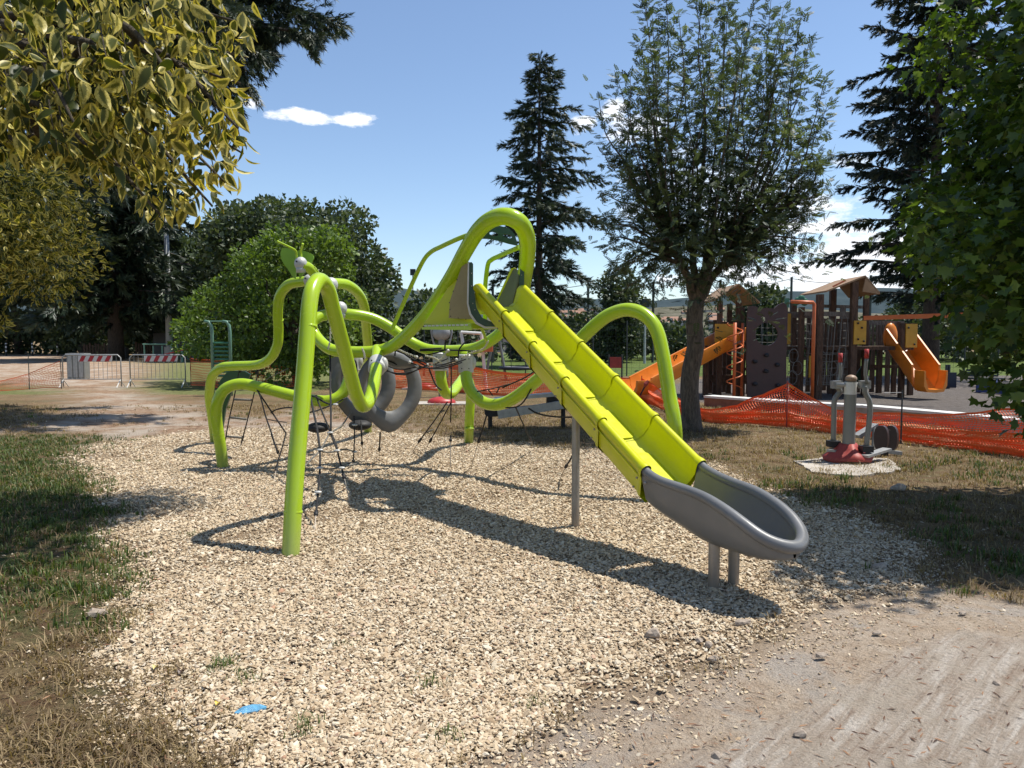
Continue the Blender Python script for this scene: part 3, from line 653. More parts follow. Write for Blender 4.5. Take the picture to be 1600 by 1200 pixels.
# ---------------- slide: straight part
J = Vector((1.14, 5.31, .70)); A2 = Vector((.465, -.885, 0)).normalized(); B2 = Vector((.885, .465, 0)).normalized()
T = J-A2*2.66+Vector((0, 0, 1.42)); L = (J-T).length; D3 = (J-T).normalized(); U3 = B2.cross(D3)*-1
U3 = D3.cross(B2)*-1 if D3.cross(B2).z < 0 else D3.cross(B2)
def prof(hw, dep, rr, grow=0):            # closed trough outline: across, up (0 at rim centre)
    o = []
    def arc(cx, cz, r, a0, a1, k): 
        for i in range(k+1):
            a = R(a0+(a1-a0)*i/k); o.append((cx+r*math.cos(a), cz+r*math.sin(a)))
    arc(-hw, 0, rr, -60, 250, 12)                       # rolled rim, left
    out_ = o[::-1] if False else o
    return out_
def trough(hw, dep, rr, th=.018, g=0.0):
    """list of (x, z) for the outline, left outer -> bottom -> right outer -> right rim -> inner floor -> left rim"""
    L_ = []; rr += g
    bw = hw-.055; bz = -dep
    # outer skin left to right
    L_ += [(-hw-rr*.95, -.012), (-hw-rr*.75, -rr*.9), (-hw-.006-g, -rr*1.25-.01), (-hw+.012-g, bz*.45), (-hw+.045-g, bz*.86-g), (-bw+.045, bz-th-g)]
    L_ += [(0, bz-th-g-.004)]
    L_ += [(-x, z) for x, z in L_[:6][::-1]]
    # right rim roll
    for a in range(0, 181, 20): L_.append((hw+rr*math.cos(R(a)), rr*math.sin(R(a))*1.0))
    bz = -.198
    L_ += [(hw-rr*.9, -rr*.75), (hw-.030, bz*.4), (hw-.055, bz*.75), (bw-.045, bz*.96), (bw-.11, bz), (0, bz-.003)]
    L_ += [(-x, z) for x, z in L_[-6:-1][::-1]]
    for a in range(0, 181, 20): L_.append((-hw+rr*math.cos(R(a)), rr*math.sin(R(a))*1.0))
    return L_
def loft(rings):
    n = len(rings[0]); vs = [v for r_ in rings for v in r_]; fs = []
    for i in range(len(rings)-1):
        for j in range(n): fs.append((i*n+j, i*n+(j+1) % n, (i+1)*n+(j+1) % n, (i+1)*n+j))
    return vs, fs, n
slide = thing  # placeholder
sl_objs = []
HW, DEP, RR = .25, .262, .034
body = None
NS = 5
sroot = MB()
for i in range(NS):
    a, bq = T+D3*(L*i/NS), T+D3*(L*(i+1)/NS)
    rings = []
    st = [0, .012, .03, .5, .9, .955, .97, 1.0, 1.02] if i else [-.10, -.06, .0, .05, .5, .9, .955, .97, 1.0, 1.02]
    for s_ in st:
        gg = .0
        if s_ >= .955: gg = .0075
        if s_ >= .97: gg = .010
        if i == 0 and s_ < .03:                # the first section bends level at the top, with a rounded start
            c = T+D3*(L/NS*max(s_, 0))+(-A2)*(abs(min(s_, 0))*1.25)+Vector((0, 0, -.012 if s_ <= -.09 else 0)); up = (U3+Vector((0, 0, .6))).normalized()
            if s_ <= -.09: gg = -.012
        else: c = a+(bq-a)*s_; up = U3
        rings.append([c+B2*x+up*z for x, z in trough(HW, DEP, RR, .018, gg)])
    vs, fs, n = loft(rings); m_ = MB(); m_.add(vs, fs)
    sec = m_.build('slide_section', M['slide'], cf, 'sharp')
    # sunk seam line and a raised floor plate where the next section overlaps
    e0, e1 = T+D3*(L*(i+.30)/NS), T+D3*(L*(i+1.0)/NS)
    pl_ = MB(); zf = -.198+.004
    for (s0, s1, w) in ((.30, .97, .155),):
        p0, p1 = T+D3*(L*(i+s0)/NS), T+D3*(L*(i+s1)/NS)
        pts = [p0+B2*(-w), p0+D3*.0+B2*(w*.7), p0+D3*.05+B2*w, p1-D3*.04+B2*w, p1+B2*(w*.75), p1-B2*w]
        pl_.plate([q_+U3*zf for q_ in pts], U3*.010)
    pl_.build('floor_plate', M['slide'], sec)
    for sg in (-1, 1):
        q0 = T+D3*(L*(i+.03)/NS)+B2*sg*(HW+.012)+U3*(-.068); q1 = T+D3*(L*(i+.96)/NS)+B2*sg*(HW+.012)+U3*(-.068)
        MB().tube([q0, q1], .0065, 6).build('side_rib', M['slide'], sec, True)
# ---------------- grey exit
ST = [(-.02, .710, .462, .25, .425), (.05, .676, .438, .25, .405), (.15, .650, .405, .246, .375), (.25, .634, .38, .240, .345), (.35, .622, .36, .236, .31), (.45, .612, .342, .233, .285), (.55, .598, .332, .232, .278), (.65, .574, .325, .230, .278), (.75, .542, .320, .225, .28), (.85, .500, .317, .212, .282), (.93, .458, .318, .188, .285), (.99, .425, .322, .152, .292), (1.035, .402, .330, .100, .302), (1.06, .390, .338, .05, .312), (1.068, .386, .345, .014, .32)]
rings_i, rings_o = [], []
ST = [(a, b_, c_, d_*(1-.07*min(max((a-.15)/.2, 0), 1)), e_) for a, b_, c_, d_, e_ in ST]
ext = MB()
jb = Vector((J.x, J.y, 0))
for (s_, zr, zf, hw, zb) in ST:
    c = jb+A2*s_+B2*(.022*min(max((s_-.1)/.3, 0), 1)); dep = zr-zf
    xs_ = [-1, -.93, -.86, -.74, -.55, -.3, 0, .3, .55, .74, .86, .93, 1]; zz = [0, .35, .62, .86, .96, 1, 1, 1, .96, .86, .62, .35, 0]
    rings_i.append([c+B2*(x*(hw-.01))+Vector((0, 0, zr-dep*z)) for x, z in zip(xs_, zz)])
    xo = [-1.06, -1.04, -.98, -.9, -.7, -.35, 0, .35, .7, .9, .98, 1.04, 1.06]; zo = [0, .25, .5, .78, .95, 1, 1, 1, .95, .78, .5, .25, 0]
    rings_o.append([c+B2*(x*hw)+Vector((0, 0, zr-.0-(zr-zb)*z)) for x, z in zip(xo, zo)])
for rg in (rings_i, rings_o):
    n = 13; vs = [v for r_ in rg for v in r_]; fs = [(i*n+j, i*n+j+1, (i+1)*n+j+1, (i+1)*n+j) for i in range(len(rg)-1) for j in range(n-1)]; ext.add(vs, fs)
cx = lambda s_: jb+A2*s_+B2*(.022*min(max((s_-.1)/.3, 0), 1))
rim = [cx(s_)-B2*hw+Vector((0, 0, zr)) for (s_, zr, zf, hw, zb) in ST]+[cx(s_)+B2*hw+Vector((0, 0, zr)) for (s_, zr, zf, hw, zb) in ST[::-1]]
rp = spl([(*a, 0) for a in rim], 4); nr = len(rp)
rad = [.031+.010*math.sin(math.pi*i/(nr-1))**2 for i in range(nr)]
ext.tube([a[:3] for a in rp], rad, 14)
ex = ext.build('slide_exit', M['greyplastic'], cf, True)
MB().ball(jb+A2*.05-B2*.285+Vector((0, 0, .62)), .012, 8, 5).build('bolt', M['steel'], ex, True)
for (u, v, st_, bb) in ((1115, 918, .43, -.06), (1146, 912, .47, .085)):
    g_ = G(u, v); MB().tube([(g_.x, g_.y, -.05), (g_.x, g_.y, .0), (g_.x, g_.y, .34)], .036, 16).build('exit_post', M['steel'], cf, 'sharp')
g_ = G(899, 823)
MB().tube([(g_.x, g_.y, -.05), (g_.x, g_.y, .3), (g_.x+.002, g_.y+.02, .98)], .034, 16).build('slide_post', M['steel'], cf, 'sharp')
# ---------------- platform beside and behind the slide head
tl = T-B2*.27; tr = T+B2*.27                     # left / right rim tops
back = -A2
pz = 1.76
C0 = tl+back*.16; C1 = tr+back*.16
pfl = [Vector((C0.x, C0.y, pz)), Vector((C1.x, C1.y, pz)), Vector((C1.x, C1.y, pz))+back*.75, P(660, 507, 8.35)+Vector((.1, .55, 0)), P(664, 507, 8.3)]
pfl = [Vector((a.x, a.y, pz)) for a in pfl]
MB().plate(pfl, (0, 0, -.05)).build('platform_deck', MP, cf)
a_, b_ = pfl[0]+Vector((.005, -.02, 0)), pfl[4]+Vector((-.03, -.03, 0))
MB().plate([a_+Vector((0, 0, -.03)), b_+Vector((0, 0, -.03)), b_+Vector((0, 0, -.055)), a_+Vector((0, 0, -.07))], Vector((0, -.02, 0))).build('deck_edge', MP, cf)
for i in range(11):
    q_ = b_.lerp(a_, .08+.082*i)+Vector((0, -.012, -.016)); MB().beam(q_-Vector((.016, 0, 0)), q_+Vector((.016, 0, 0)), .012, .014).build('deck_slot', M['whiteboard'], cf)
# side panel (yellow green) between loop pipe and slide head, with a tan inset
d0 = 7.75
def pan(name, pts, d, mat, th=.02, parent=cf):
    q = [P(u, v, dd) for (u, v), dd in zip(pts, d)]; nrm = (q[1]-q[0]).cross(q[2]-q[0]).normalized()
    if nrm.y > 0: nrm = -nrm
    return MB().plate(q, -nrm*th).build(name, mat, parent)
sp_ = pan('side_panel', [(662, 506), (690, 466), (712, 428), (722, 410), (733, 410), (733, 470), (742, 505), (760, 512)], [8.25, 8.14, 8.04, 7.98, 7.92, 7.88, 7.8, 7.7], M['slide'], .02)
pan('inset_panel', [(701, 497), (703, 470), (722, 414), (732, 411), (732, 472), (738, 499)], [7.95, 7.95, 7.87, 7.84, 7.80, 7.76], M['tan'], .012, sp_)
pan('panel_trim', [(706, 493), (708, 471), (722, 425), (724, 427), (711, 472), (709, 491)], [7.93, 7.93, 7.87, 7.86, 7.92, 7.92], M['olive'], .02, sp_)
for (u, v) in ((704, 494), (703, 484), (702, 473), (708, 455), (714, 437), (716, 497), (728, 499)):
    MB().ball(P(u, v, 7.78), .006, 6, 4).build('bolt', M['black'], sp_)
# dark green boards framing the slide mouth
q = [(732, 410), (737, 409.5), (739, 412), (739, 445), (742, 462), (744, 480), (753, 496), (768, 503), (774, 508), (772, 510), (758, 510), (744, 503), (735, 490), (731, 474)]
edgeb = pan('edge_board', q, [7.62]*len(q), M['darkgreen'], .05)
q2 = [(731, 409), (733, 409), (732, 474), (736, 490), (745, 503), (758, 510.5), (776, 511), (776, 513), (757, 513), (743, 506), (733, 491), (729.5, 474)]
pan('board_rim', q2, [7.60]*len(q2), M['clamp'], .05)
for (u, v) in ((737, 427), (737, 447), (739, 474), (742, 484)): MB().ball(P(u, v, 7.57), .006, 6, 4).build('bolt', M['steel'], edgeb)
q = [(813, 419), (818, 419), (819, 422), (819, 450), (812, 455), (811, 440)]
eb2 = pan('edge_board', q, [7.84]*6, M['darkgreen'], .05); MB().ball(P(815, 430, 7.8), .006, 6, 4).build('bolt', M['steel'], eb2); MB().ball(P(815, 449, 7.8), .006, 6, 4).build('bolt', M['steel'], eb2)
q = [(776, 470), (799, 421), (803, 419), (811, 423), (810, 440), (803, 462), (800, 480), (794, 489)]
op = pan('side_panel', q, [8.35, 8.2, 8.15, 7.95, 7.9, 7.9, 7.85, 7.85], M['olive'], .02)
q = [(775, 470), (798, 420), (803, 418), (805, 419), (801, 421), (778, 471)]
pan('panel_trim', q, [8.33, 8.18, 8.12, 8.12, 8.16, 8.32], M['slide'], .02, op)
# back wall of the cabin, seen between side panel and edge board
# canopy board under the loop with two slots, built around the holes
def slotboard(parent):
    out = [(744, 372), (748, 365), (756, 358), (768, 354), (782, 353), (796, 357), (804, 366), (808, 378), (809, 384), (795, 381), (778, 376), (762, 373), (750, 373)]
    holes = [[(765, 363), (769, 362), (777, 364), (779, 367), (776, 369), (768, 368), (765, 366)], [(787, 366), (792, 366), (799, 368), (800, 371), (797, 372.5), (790, 371), (787, 369)]]
    bm = bmesh.new(); es = []
    def loop(pts):
        vs = [bm.verts.new(P(u, v, 7.75+(u-744)*.002)) for u, v in pts]; return [bm.edges.new((vs[i], vs[(i+1) % len(vs)])) for i in range(len(vs))]
    es += loop(out)
    for h_ in holes: es += loop(h_)
    bmesh.ops.triangle_fill(bm, use_beauty=True, edges=es)
    r_ = bmesh.ops.extrude_face_region(bm, geom=bm.faces[:]); bmesh.ops.translate(bm, vec=(0, .02, 0), verts=[g_ for g_ in r_['geom'] if isinstance(g_, bmesh.types.BMVert)])
    bmesh.ops.recalc_face_normals(bm, faces=bm.faces)
    me = bpy.data.meshes.new('canopy_board'); bm.to_mesh(me); bm.free(); me.materials.append(M['darkgreen']); return add('canopy_board', me, parent)
slotboard(cf)
# grab rails
pp('handrail', [(612, 517, 8.9), (618, 502, 8.85), (640, 452, 8.5), (660, 410, 8.25), (673, 394, 8.15), (690, 385, 8.0), (716, 373, 7.8), (740, 364, 7.68)], .024, n=10, k=6)
pp('handrail', [(758, 500, 8.6), (758, 452, 8.5), (762, 415, 8.45), (768, 406, 8.4), (780, 400, 8.3), (812, 386, 7.9)], .026, n=10, k=6)
pp('deck_strut', [(752, 512, 8.5), (757, 524, 8.9), (760, 536, 9.2)], .018, n=8)
# ---------------- grey hoop rings
def hoop(cu, cv, d, ku, kv, lean=0):
    out, inn = [], []
    for i in range(28):
        a = 2*math.pi*i/28; ca, sa = math.cos(a), math.sin(a)
        pt = 1+.22*max(0, sa)**5                        # pointed at the bottom
        out.append((cu+ku*ca*(1-.12*max(0, sa)**3), cv+kv*sa*pt)); inn.append((cu-2+ku*.66*ca, cv-3+kv*.72*sa))
    th = Vector((.02, .075, 0)); b1 = MB(); n = 28
    fo = [P(u, v, d+(u-cu)*lean) for u, v in out]; fi = [P(u, v, d+(u-cu)*lean) for u, v in inn]
    mo = [a+(a-P(cu, cv, d)).normalized()*.010+th*.5 for a in fo]; mi = [a-(a-P(cu, cv, d)).normalized()*.006+th*.5 for a in fi]
    vs = fo+fi+[a+th for a in fo]+[a+th for a in fi]+mo+mi; fs = []
    for i in range(n):
        j = (i+1) % n
        fs += [(i, j, n+j, n+i), (2*n+j, 2*n+i, 3*n+i, 3*n+j), (i, 4*n+i, 4*n+j, j), (4*n+i, 2*n+i, 2*n+j, 4*n+j), (n+j, 5*n+j, 5*n+i, n+i), (5*n+j, 3*n+j, 3*n+i, 5*n+i)]
    b1.add(vs, fs); return b1.build('hoop', M['greyplastic'], cf, True)
hoop(606, 606, 9.15, 50, 57, .004); hoop(566, 600, 9.7, 49, 54, .004)
b1 = MB(); b1.plate([P(516, 560, 9.9), P(534, 556, 9.9), P(541, 580, 9.9), P(538, 607, 9.9), P(524, 612, 9.9), P(517, 590, 9.9)], (0.01, .08, 0)).build('hoop_panel', M['greyplastic'], cf)
# top cover of the hoops
MB().plate([P(590, 556, 9.3), P(612, 556, 9.2), P(640, 566, 9.1), P(650, 572, 9.1), P(620, 573, 9.2), P(592, 566, 9.3)], (0, .05, -.03)).build('hoop_cover', M['greyplastic'], cf)
# stepping pods
for (u, v, d, r) in ((497, 668, 9.2, .14), (563, 664, 9.6, .148), (530, 612, 10.5, .07)):
    c = P(u, v, d); MB().ball(c, r, 18, 10, (1, 1, .46)).build('stepping_pod', M['black'], cf, True)
# ---------------- dark climbing board at the back left
q = [(354, 582), (362, 579), (382, 580), (391, 585), (388, 593), (376, 596), (362, 612), (352, 640), (346, 680), (341, 686), (337, 640), (338, 612), (344, 594)]
pan('climbing_board', q, [11.6]*len(q), M['darkgreen'], .05)
# ---------------- ropes
def rope(pts, r=.009, mat='rope', name='rope', tb=None):
    o = pp(name, pts, r, M[mat], 6, 3)
    return o
def anchor(p_, u, v, r=.0085, tb=.75):
    """rope from the last point down to the ground at u, v: black rope, thick ferrule, thin bare rod"""
    g_ = G(u, v); a = P(*p_) if not isinstance(p_, Vector) else p_; b_ = a.lerp(g_, tb); c_ = a.lerp(g_, min(tb+.17*.6, .95)); 
    MB().tube([a, a.lerp(b_, .5)+Vector((0, 0, -.008)), b_], r, 6).build('rope', M['rope'], cf)
    MB().tube([b_, b_.lerp(c_, .15), c_.lerp(b_, .2), c_], [r, .019, .019, r], 8).build('ferrule', M['black'], cf, True)
    MB().tube([c_, Vector((g_.x, g_.y, -.02))], .0045, 5).build('anchor_rod', M['steel'], cf)
rope([(483, 607, 9.1), (487, 630, 8.75), (495, 668, 8.1), (500, 702, 7.6)], .012); rope([(500, 702, 7.6), (500, 731, 7.2), (497, 769, 6.75)], .010)
anchor((497, 769, 6.75), 491, 832, .010, .5)
rope([(494, 618, 9.1), (498, 630, 8.9), (508, 655, 8.4), (516, 676, 8.1), (527, 704, 7.8)], .010); anchor((527, 704, 7.8), 548, 786, .010, .45)
rope([(516, 540, 9.3), (516, 600, 8.9), (517, 640, 8.4), (517, 676, 8.1)], .011); rope([(517, 676, 8.1), (524, 692, 8.0), (527, 704, 7.8)], .012)
rope([(553, 650, 8.9), (554, 680, 8.85), (553, 704, 8.75)], .008); anchor((553, 704, 8.75), 551, 744, .008, .35)
rope([(564, 657, 9.4), (565, 680, 9.3)], .010); anchor((565, 680, 9.3), 567, 714, .009, .3)
anchor((594, 676, 9.2), 592, 718, .010, .55)
rope([(548, 644, 8.7), (534, 665, 8.4), (517, 676, 8.1), (508, 690, 7.9), (500, 704, 7.6), (487, 717, 7.3), (474, 731, 7.1)], .009, 'ropegrey')
rope([(500, 704, 7.6), (514, 707, 7.7), (528, 704, 7.8), (541, 702, 8.2), (554, 706, 8.75)], .009, 'ropegrey')
rope([(500, 731, 7.2), (514, 733, 7.3), (533, 730, 7.4), (560, 724, 8.2)], .009, 'ropegrey')
rope([(483, 619, 9.1), (493, 620, 9.0), (506, 628, 8.9), (520, 632, 8.8), (534, 625, 9.0), (540, 622, 9.2)], .010); rope([(520, 632, 8.8), (500, 640, 8.7), (486, 644, 8.6), (478, 645, 8.6)], .009)
rope([(548, 560, 9.0), (553, 562, 8.7), (557, 570, 8.7), (558, 600, 8.7)], .010)
for (u, v, d) in ((500, 703, 7.55), (527, 704, 7.75), (500, 731, 7.15), (534, 731, 7.35), (497, 769, 6.7), (554, 664, 8.85), (554, 706, 8.7), (516, 676, 8.05), (524, 632, 8.8)):
    c = P(u, v, d); MB().ball(c, .03, 10, 6, (1.2, .8, .42)).build('rope_connector', M['clamp'], cf, True)
# ladder at the back left
LA = [(375, 574, 10.9), (366, 620, 11.0), (358, 655, 11.1), (352, 688, 11.2)]; LB = [(404, 574, 10.9), (397, 615, 11.0), (387, 655, 11.1), (380, 682, 11.2)]
rope(LA, .009); rope(LB, .009); rope([LA[0], (376, 582, 10.9)], .016); rope([LB[0], (401, 585, 10.9)], .018)
g_ = G(376, 697); MB().tube([P(*LB[3]), g_], [.018, .006], 6).build('rope', M['rope'], cf)
for (a, c_) in (((366, 624, 11), (393, 625, 11)), ((359, 652, 11.1), (385, 655, 11.1)), ((354, 682, 11.2), (380, 684, 11.2))):
    MB().tube([P(*a), P(*c_)], .017, 8).build('rung', M['ropegrey'], cf, True)
# net in front of the left arch
rope([(401, 608, 9.2), (407, 620, 9.15), (415, 650, 9.1), (424, 676, 9.0), (434, 709, 8.85)], .010); rope([(402, 610, 9.2), (420, 637, 9.15), (447, 677, 9.0)], .009); rope([(447, 677, 9.0), (440, 702, 8.9), (430, 735, 8.75)], .009)
anchor((434, 725, 8.8), 427, 752, .010, .3); anchor((424, 678, 9.0), 437, 714, .012, .7)
rope([(423, 645, 9.15), (432, 640, 9.15), (447, 637, 9.1), (456, 637, 9.0)], .009); rope([(418, 655, 9.1), (432, 658, 9.1), (448, 660, 9.0)], .007, 'ropegrey')
rope([(401, 610, 9.2), (400, 603, 9.2)], .012, 'chain'); rope([(411, 596, 9.6), (425, 588, 9.6), (450, 576, 9.5)], .006, 'ropegrey')
rope([(424, 694, 9.0), (436, 695, 8.95), (450, 696, 8.9)], .006)
# hanging net between the clamps
for a, c_, sag, dd in (((596, 566), (652, 572), 8, 9.1), ((596, 571), (655, 576), 12, 9.0), ((600, 560), (700, 560), 15, 9.2), ((655, 574), (728, 561), 5, 9.1), ((640, 566), (722, 566), 10, 9.0), ((655, 556), (700, 545), 2, 9.0), ((652, 560), (712, 563), 9, 8.95), ((600, 578), (668, 570), 9, 8.9)):
    rope([(a[0], a[1], dd), (a[0]*.7+c_[0]*.3, a[1]*.7+c_[1]*.3+sag*.85, dd), (a[0]*.35+c_[0]*.65, a[1]*.35+c_[1]*.65+sag*.9, dd), (c_[0], c_[1], dd)], .0095)
for pts in ([(618, 544), (617, 556)], [(656, 546), (674, 545), (690, 544)], [(695, 547), (696, 535), (700, 532)], [(716, 560), (718, 545), (728, 534), (736, 531)], [(656, 548), (700, 547), (748, 549)], [(670, 575), (680, 600), (690, 610)], [(620, 545), (644, 560), (664, 571)]):
    rope([(u, v, 9.0) for u, v in pts], .010)
for pts in ([(620, 545), (633, 551), (651, 558)], [(699, 548), (690, 560), (672, 572)], [(763, 533), (755, 545), (740, 550), (722, 558)], [(665, 556), (680, 560), (690, 567)], [(566, 545), (569, 552), (570, 560)], [(513, 545), (516, 530), (516, 512)]):
    s = spl([(*P(u, v, 8.9), 0) for u, v in pts], 6); b1 = MB()
    for i, a in enumerate(s): b1.ball(a[:3], .014, 6, 4, (1, .6, 1) if i % 2 else (.6, 1, 1))
    b1.build('chain', M['chain'], cf)
for (u, v) in ((651, 558), (652, 572), (700, 548), (713, 562), (640, 566), (668, 570)): MB().ball(P(u, v, 8.95), .02, 8, 5).build('rope_connector', M['clamp'], cf, True)
# anchors at the middle and right
rope([(705, 560, 9.1), (705, 620, 9.3), (704, 660, 9.4)], .009); anchor((704, 680, 9.5), 704, 731, .010, .1)
for (a, g_) in (((699, 628, 10.2), (644, 705)), ((704, 630, 10.2), (664, 704))): anchor(a, g_[0], g_[1], .009, .72)
rope([(688, 645, 10.3), (694, 641, 10.3)], .012, 'ropegrey'); rope([(667, 676, 10.8), (676, 671, 10.8)], .012, 'ropegrey')
anchor((760, 650, 8.9), 735, 732, .010, .4); anchor((806, 637, 8.7), 836, 702, .010, .66)
rope([(790, 637, 8.7), (806, 636, 8.65), (818, 628, 8.6), (830, 608, 8.5)], .009); rope([(826, 638, 8.5), (840, 646, 8.4), (865, 651, 8.2), (896, 652, 8.0)], .010); rope([(796, 600, 8.9), (775, 606, 8.9), (745, 612, 8.9)], .008)
rope([(838, 578, 8.8), (820, 590, 8.8), (798, 600, 8.9), (785, 606, 8.9)], .009); anchor((896, 708, 8.0), 874, 748, .011, .45)
rope([(781, 604, 8.9), (776, 614, 8.9)], .008); rope([(770, 618, 8.9), (763, 609, 8.9)], .008)

# weld and coupling rings, fixing bolts on the slide flanges
def ring_on(u, v, d, u2, v2, d2, r, w=.012):
    a, b_ = P(u, v, d), P(u2, v2, d2); ax = (b_-a).normalized(); MB().tube([a-ax*w, a-ax*w*.5, a+ax*w*.5, a+ax*w], [r-.002, r+.002, r+.002, r-.002], 20).build('coupling', MP, cf, True)
for q_ in [(482, 512, 6.06, 481, 500, 6.08, .068), (458, 800, 5.645, 459, 780, 5.66, .069), (435, 500, 10.15, 434, 490, 10.1, .066), (1048, 632, 7.57, 1051, 650, 7.55, .073), (733, 670, 11.38, 733, 660, 11.4, .071), (341, 678, 9.38, 339, 665, 9.36, .071)]: ring_on(*q_)
for i in range(1, NS+1):
    for sg in (-1, 1):
        for k_ in (.04, .12):
            c = T+D3*(L*i/NS-.03)+B2*sg*(HW+.018)+U3*(-.05-k_); MB().ball(c, .0085, 8, 5).build('flange_bolt', M['steel'], cf, True)
# ================================================================== FAR SETTING
def ridge(name, y0, tops, depth, mat, step=40):
    """a hill from its skyline at y0, given as (u, v) pixels of the crest line"""
    us = [a for a, _ in tops]; vs_ = [b for _, b in tops]; U = np.arange(us[0], us[-1]+1, step)
    V_, F_ = [], []
    for i, u in enumerate(U):
        v = np.interp(u, us, vs_)+math.sin(u*.02)*1.0+math.sin(u*.071)*.8; top = P(u, v, y0)
        for k, (t_, hz) in enumerate(((-.5, 0), (-.35, .25), (-.18, .62), (-.06, .92), (0, 1), (.25, .8), (.8, 0))):
            y = y0+depth*t_; V_.append((top.x*y/y0, y, -2+(top.z+2)*hz+(math.sin(i*1.7+k)*2 if 0 < k < 4 else 0)))
    for i in range(len(U)-1):
        for k in range(6): F_.append((i*7+k, i*7+k+1, (i+1)*7+k+1, (i+1)*7+k))
    o = add(name, mesh(name, V_, F_, mat, True)); struct(o); return o
m, t, b = newmat('hazy_wooded_hill'); n = noise(t, .02, 8, .75)
t.links.new(ramp(t, n, [(.3, (.035, .052, .062)), (.7, (.062, .082, .088))]), b.inputs['Base Color']); b.inputs['Roughness'].default_value = 1; b.inputs['Specular IOR Level'].default_value = 0; M['hill'] = m  # distance haze is painted into the woodland colour as a blue-grey tint
m, t, b = newmat('scrubby_slope'); n = noise(t, .06, 8, .8)
t.links.new(ramp(t, n, [(.35, (.05, .06, .035)), (.55, (.14, .13, .10)), (.7, (.24, .21, .17))]), b.inputs['Base Color']); b.inputs['Roughness'].default_value = 1; b.inputs['Specular IOR Level'].default_value = 0; M['slope'] = m
ridge('hills', 2200, [(-1500, 470), (-600, 455), (0, 470), (500, 462), (610, 447), (700, 462), (850, 470), (920, 467), (1010, 470), (1100, 462), (1250, 455), (1340, 448), (1450, 452), (1600, 470), (2300, 480), (3200, 470)], 1100, M['hill'])
ridge('hill_slope', 900, [(400, 512), (700, 500), (860, 488), (960, 486), (1050, 478), (1150, 478), (1300, 484), (1500, 498), (1900, 510)], 600, M['slope'], 30)
def house(u, v, y, w, h, dpt, wall, roof, gable, label, group='houses of the town on the slope'):
    c = P(u, v, y); x0, z1 = c.x-w/2, c.z
    o = thing('house', label, 'house', (c.x, y, c.z-h), group)
    MB().box((x0, y, z1-h-14), (x0+w, y+dpt, z1)).build('wall', M[wall], o)
    r_ = MB()
    if gable: r_.add([(x0-.4, y-.4, z1), (x0+w+.4, y-.4, z1), (x0+w+.4, y+dpt, z1), (x0-.4, y+dpt, z1), (x0-.4, y+dpt/2, z1+h*.28), (x0+w+.4, y+dpt/2, z1+h*.28)], [(0, 1, 5, 4), (2, 3, 4, 5), (1, 2, 5), (3, 0, 4), (3, 2, 1, 0)])
    else: r_.box((x0-.3, y-.3, z1+.003), (x0+w+.3, y+dpt, z1+.5))
    r_.build('roof', M[roof], o)
    for i in range(max(2, int(w/5))):
        for j in range(max(1, int(h/3.4))):
            xx_ = x0+w*(i+.5)/max(2, int(w/5)); zz_ = z1-1.2-3.1*j
            MB().box((xx_-.6, y-.05, zz_-1.3), (xx_+.6, y+.02, zz_)).build('window', M['window'], o)
    return o
rr = random.Random(5)
for i in range(46):
    u = rr.choice([rr.uniform(884, 925), rr.uniform(925, 1095), rr.uniform(1105, 1165)]); v = rr.uniform(484, 520); y = 520+ (520-v)*9
    rf = rr.choice(['rooftile', 'greyroof', 'rooftile']); house(u, v, y, rr.uniform(7, 15), rr.uniform(5, 10), 9, rr.choice(['stuccowall', 'stonewall', 'stuccowall']), rf, rf == 'rooftile', 'small pale house with a %s in the hillside town beyond the field' % ('pitched red roof' if rf == 'rooftile' else 'flat grey roof'), 'town houses with red roofs' if rf == 'rooftile' else 'town houses with flat roofs')
# barn, wall, small huts across the field
c = P(1010, 560, 90); o = thing('barn', 'long low grey white barn with a dark door and gable end beyond the sports field', 'barn', (c.x, 90, 0))
x0, x1 = P(968, 560, 90).x, P(1052, 560, 90).x; zt = P(1010, 535, 90).z; ze = P(1000, 550, 90).z+.2
MB().add([(x0, 90, 0), (x1+2.5, 90, 0), (x1+2.5, 90, ze), ((x0+x1)/2+1, 90, zt), (x0, 90, ze-.3), (x0, 104, 0), (x1+2.5, 104, 0), (x1+2.5, 104, ze), ((x0+x1)/2+1, 104, zt), (x0, 104, ze-.3)], [(0, 1, 2, 3, 4), (5, 9, 8, 7, 6), (0, 4, 9, 5), (1, 6, 7, 2)]).build('wall', M['stuccowall'], o)
xm = (x0+x1)/2+1
MB().add([(x0-.4, 89.6, ze-.38), (xm, 89.6, zt+.05), (xm, 104.4, zt+.05), (x0-.4, 104.4, ze-.38), (x0-.4, 89.6, ze-.2), (xm, 89.6, zt+.25), (xm, 104.4, zt+.25), (x0-.4, 104.4, ze-.2)], [(0,3,2,1),(4,5,6,7),(0,1,5,4),(1,2,6,5),(2,3,7,6),(3,0,4,7)]).build('roof', M['greyroof'], o)
MB().add([(xm+.004, 89.6, zt+.05), (x1+3, 89.6, ze-.08), (x1+3, 104.4, ze-.08), (xm+.004, 104.4, zt+.05), (xm+.004, 89.6, zt+.25), (x1+3, 89.6, ze+.1), (x1+3, 104.4, ze+.1), (xm+.004, 104.4, zt+.25)], [(0,3,2,1),(4,5,6,7),(0,1,5,4),(1,2,6,5),(2,3,7,6),(3,0,4,7)]).build('roof', M['greyroof'], o)
xd = P(999, 555, 90).x; MB().box((xd-.65, 89.95, 0), (xd+.65, 90.05, 1.9)).build('door', M['window'], o)
def wall_run(name, label, u0, u1, y, h, mat, n=1, th=.3, z0=0):
    a, b_ = P(u0, 560, y).x, P(u1, 560, y).x; o = MB().box((a, y, z0), (b_, y+th, h)).build(name, M[mat]); tag(o, label, 'wall'); return o
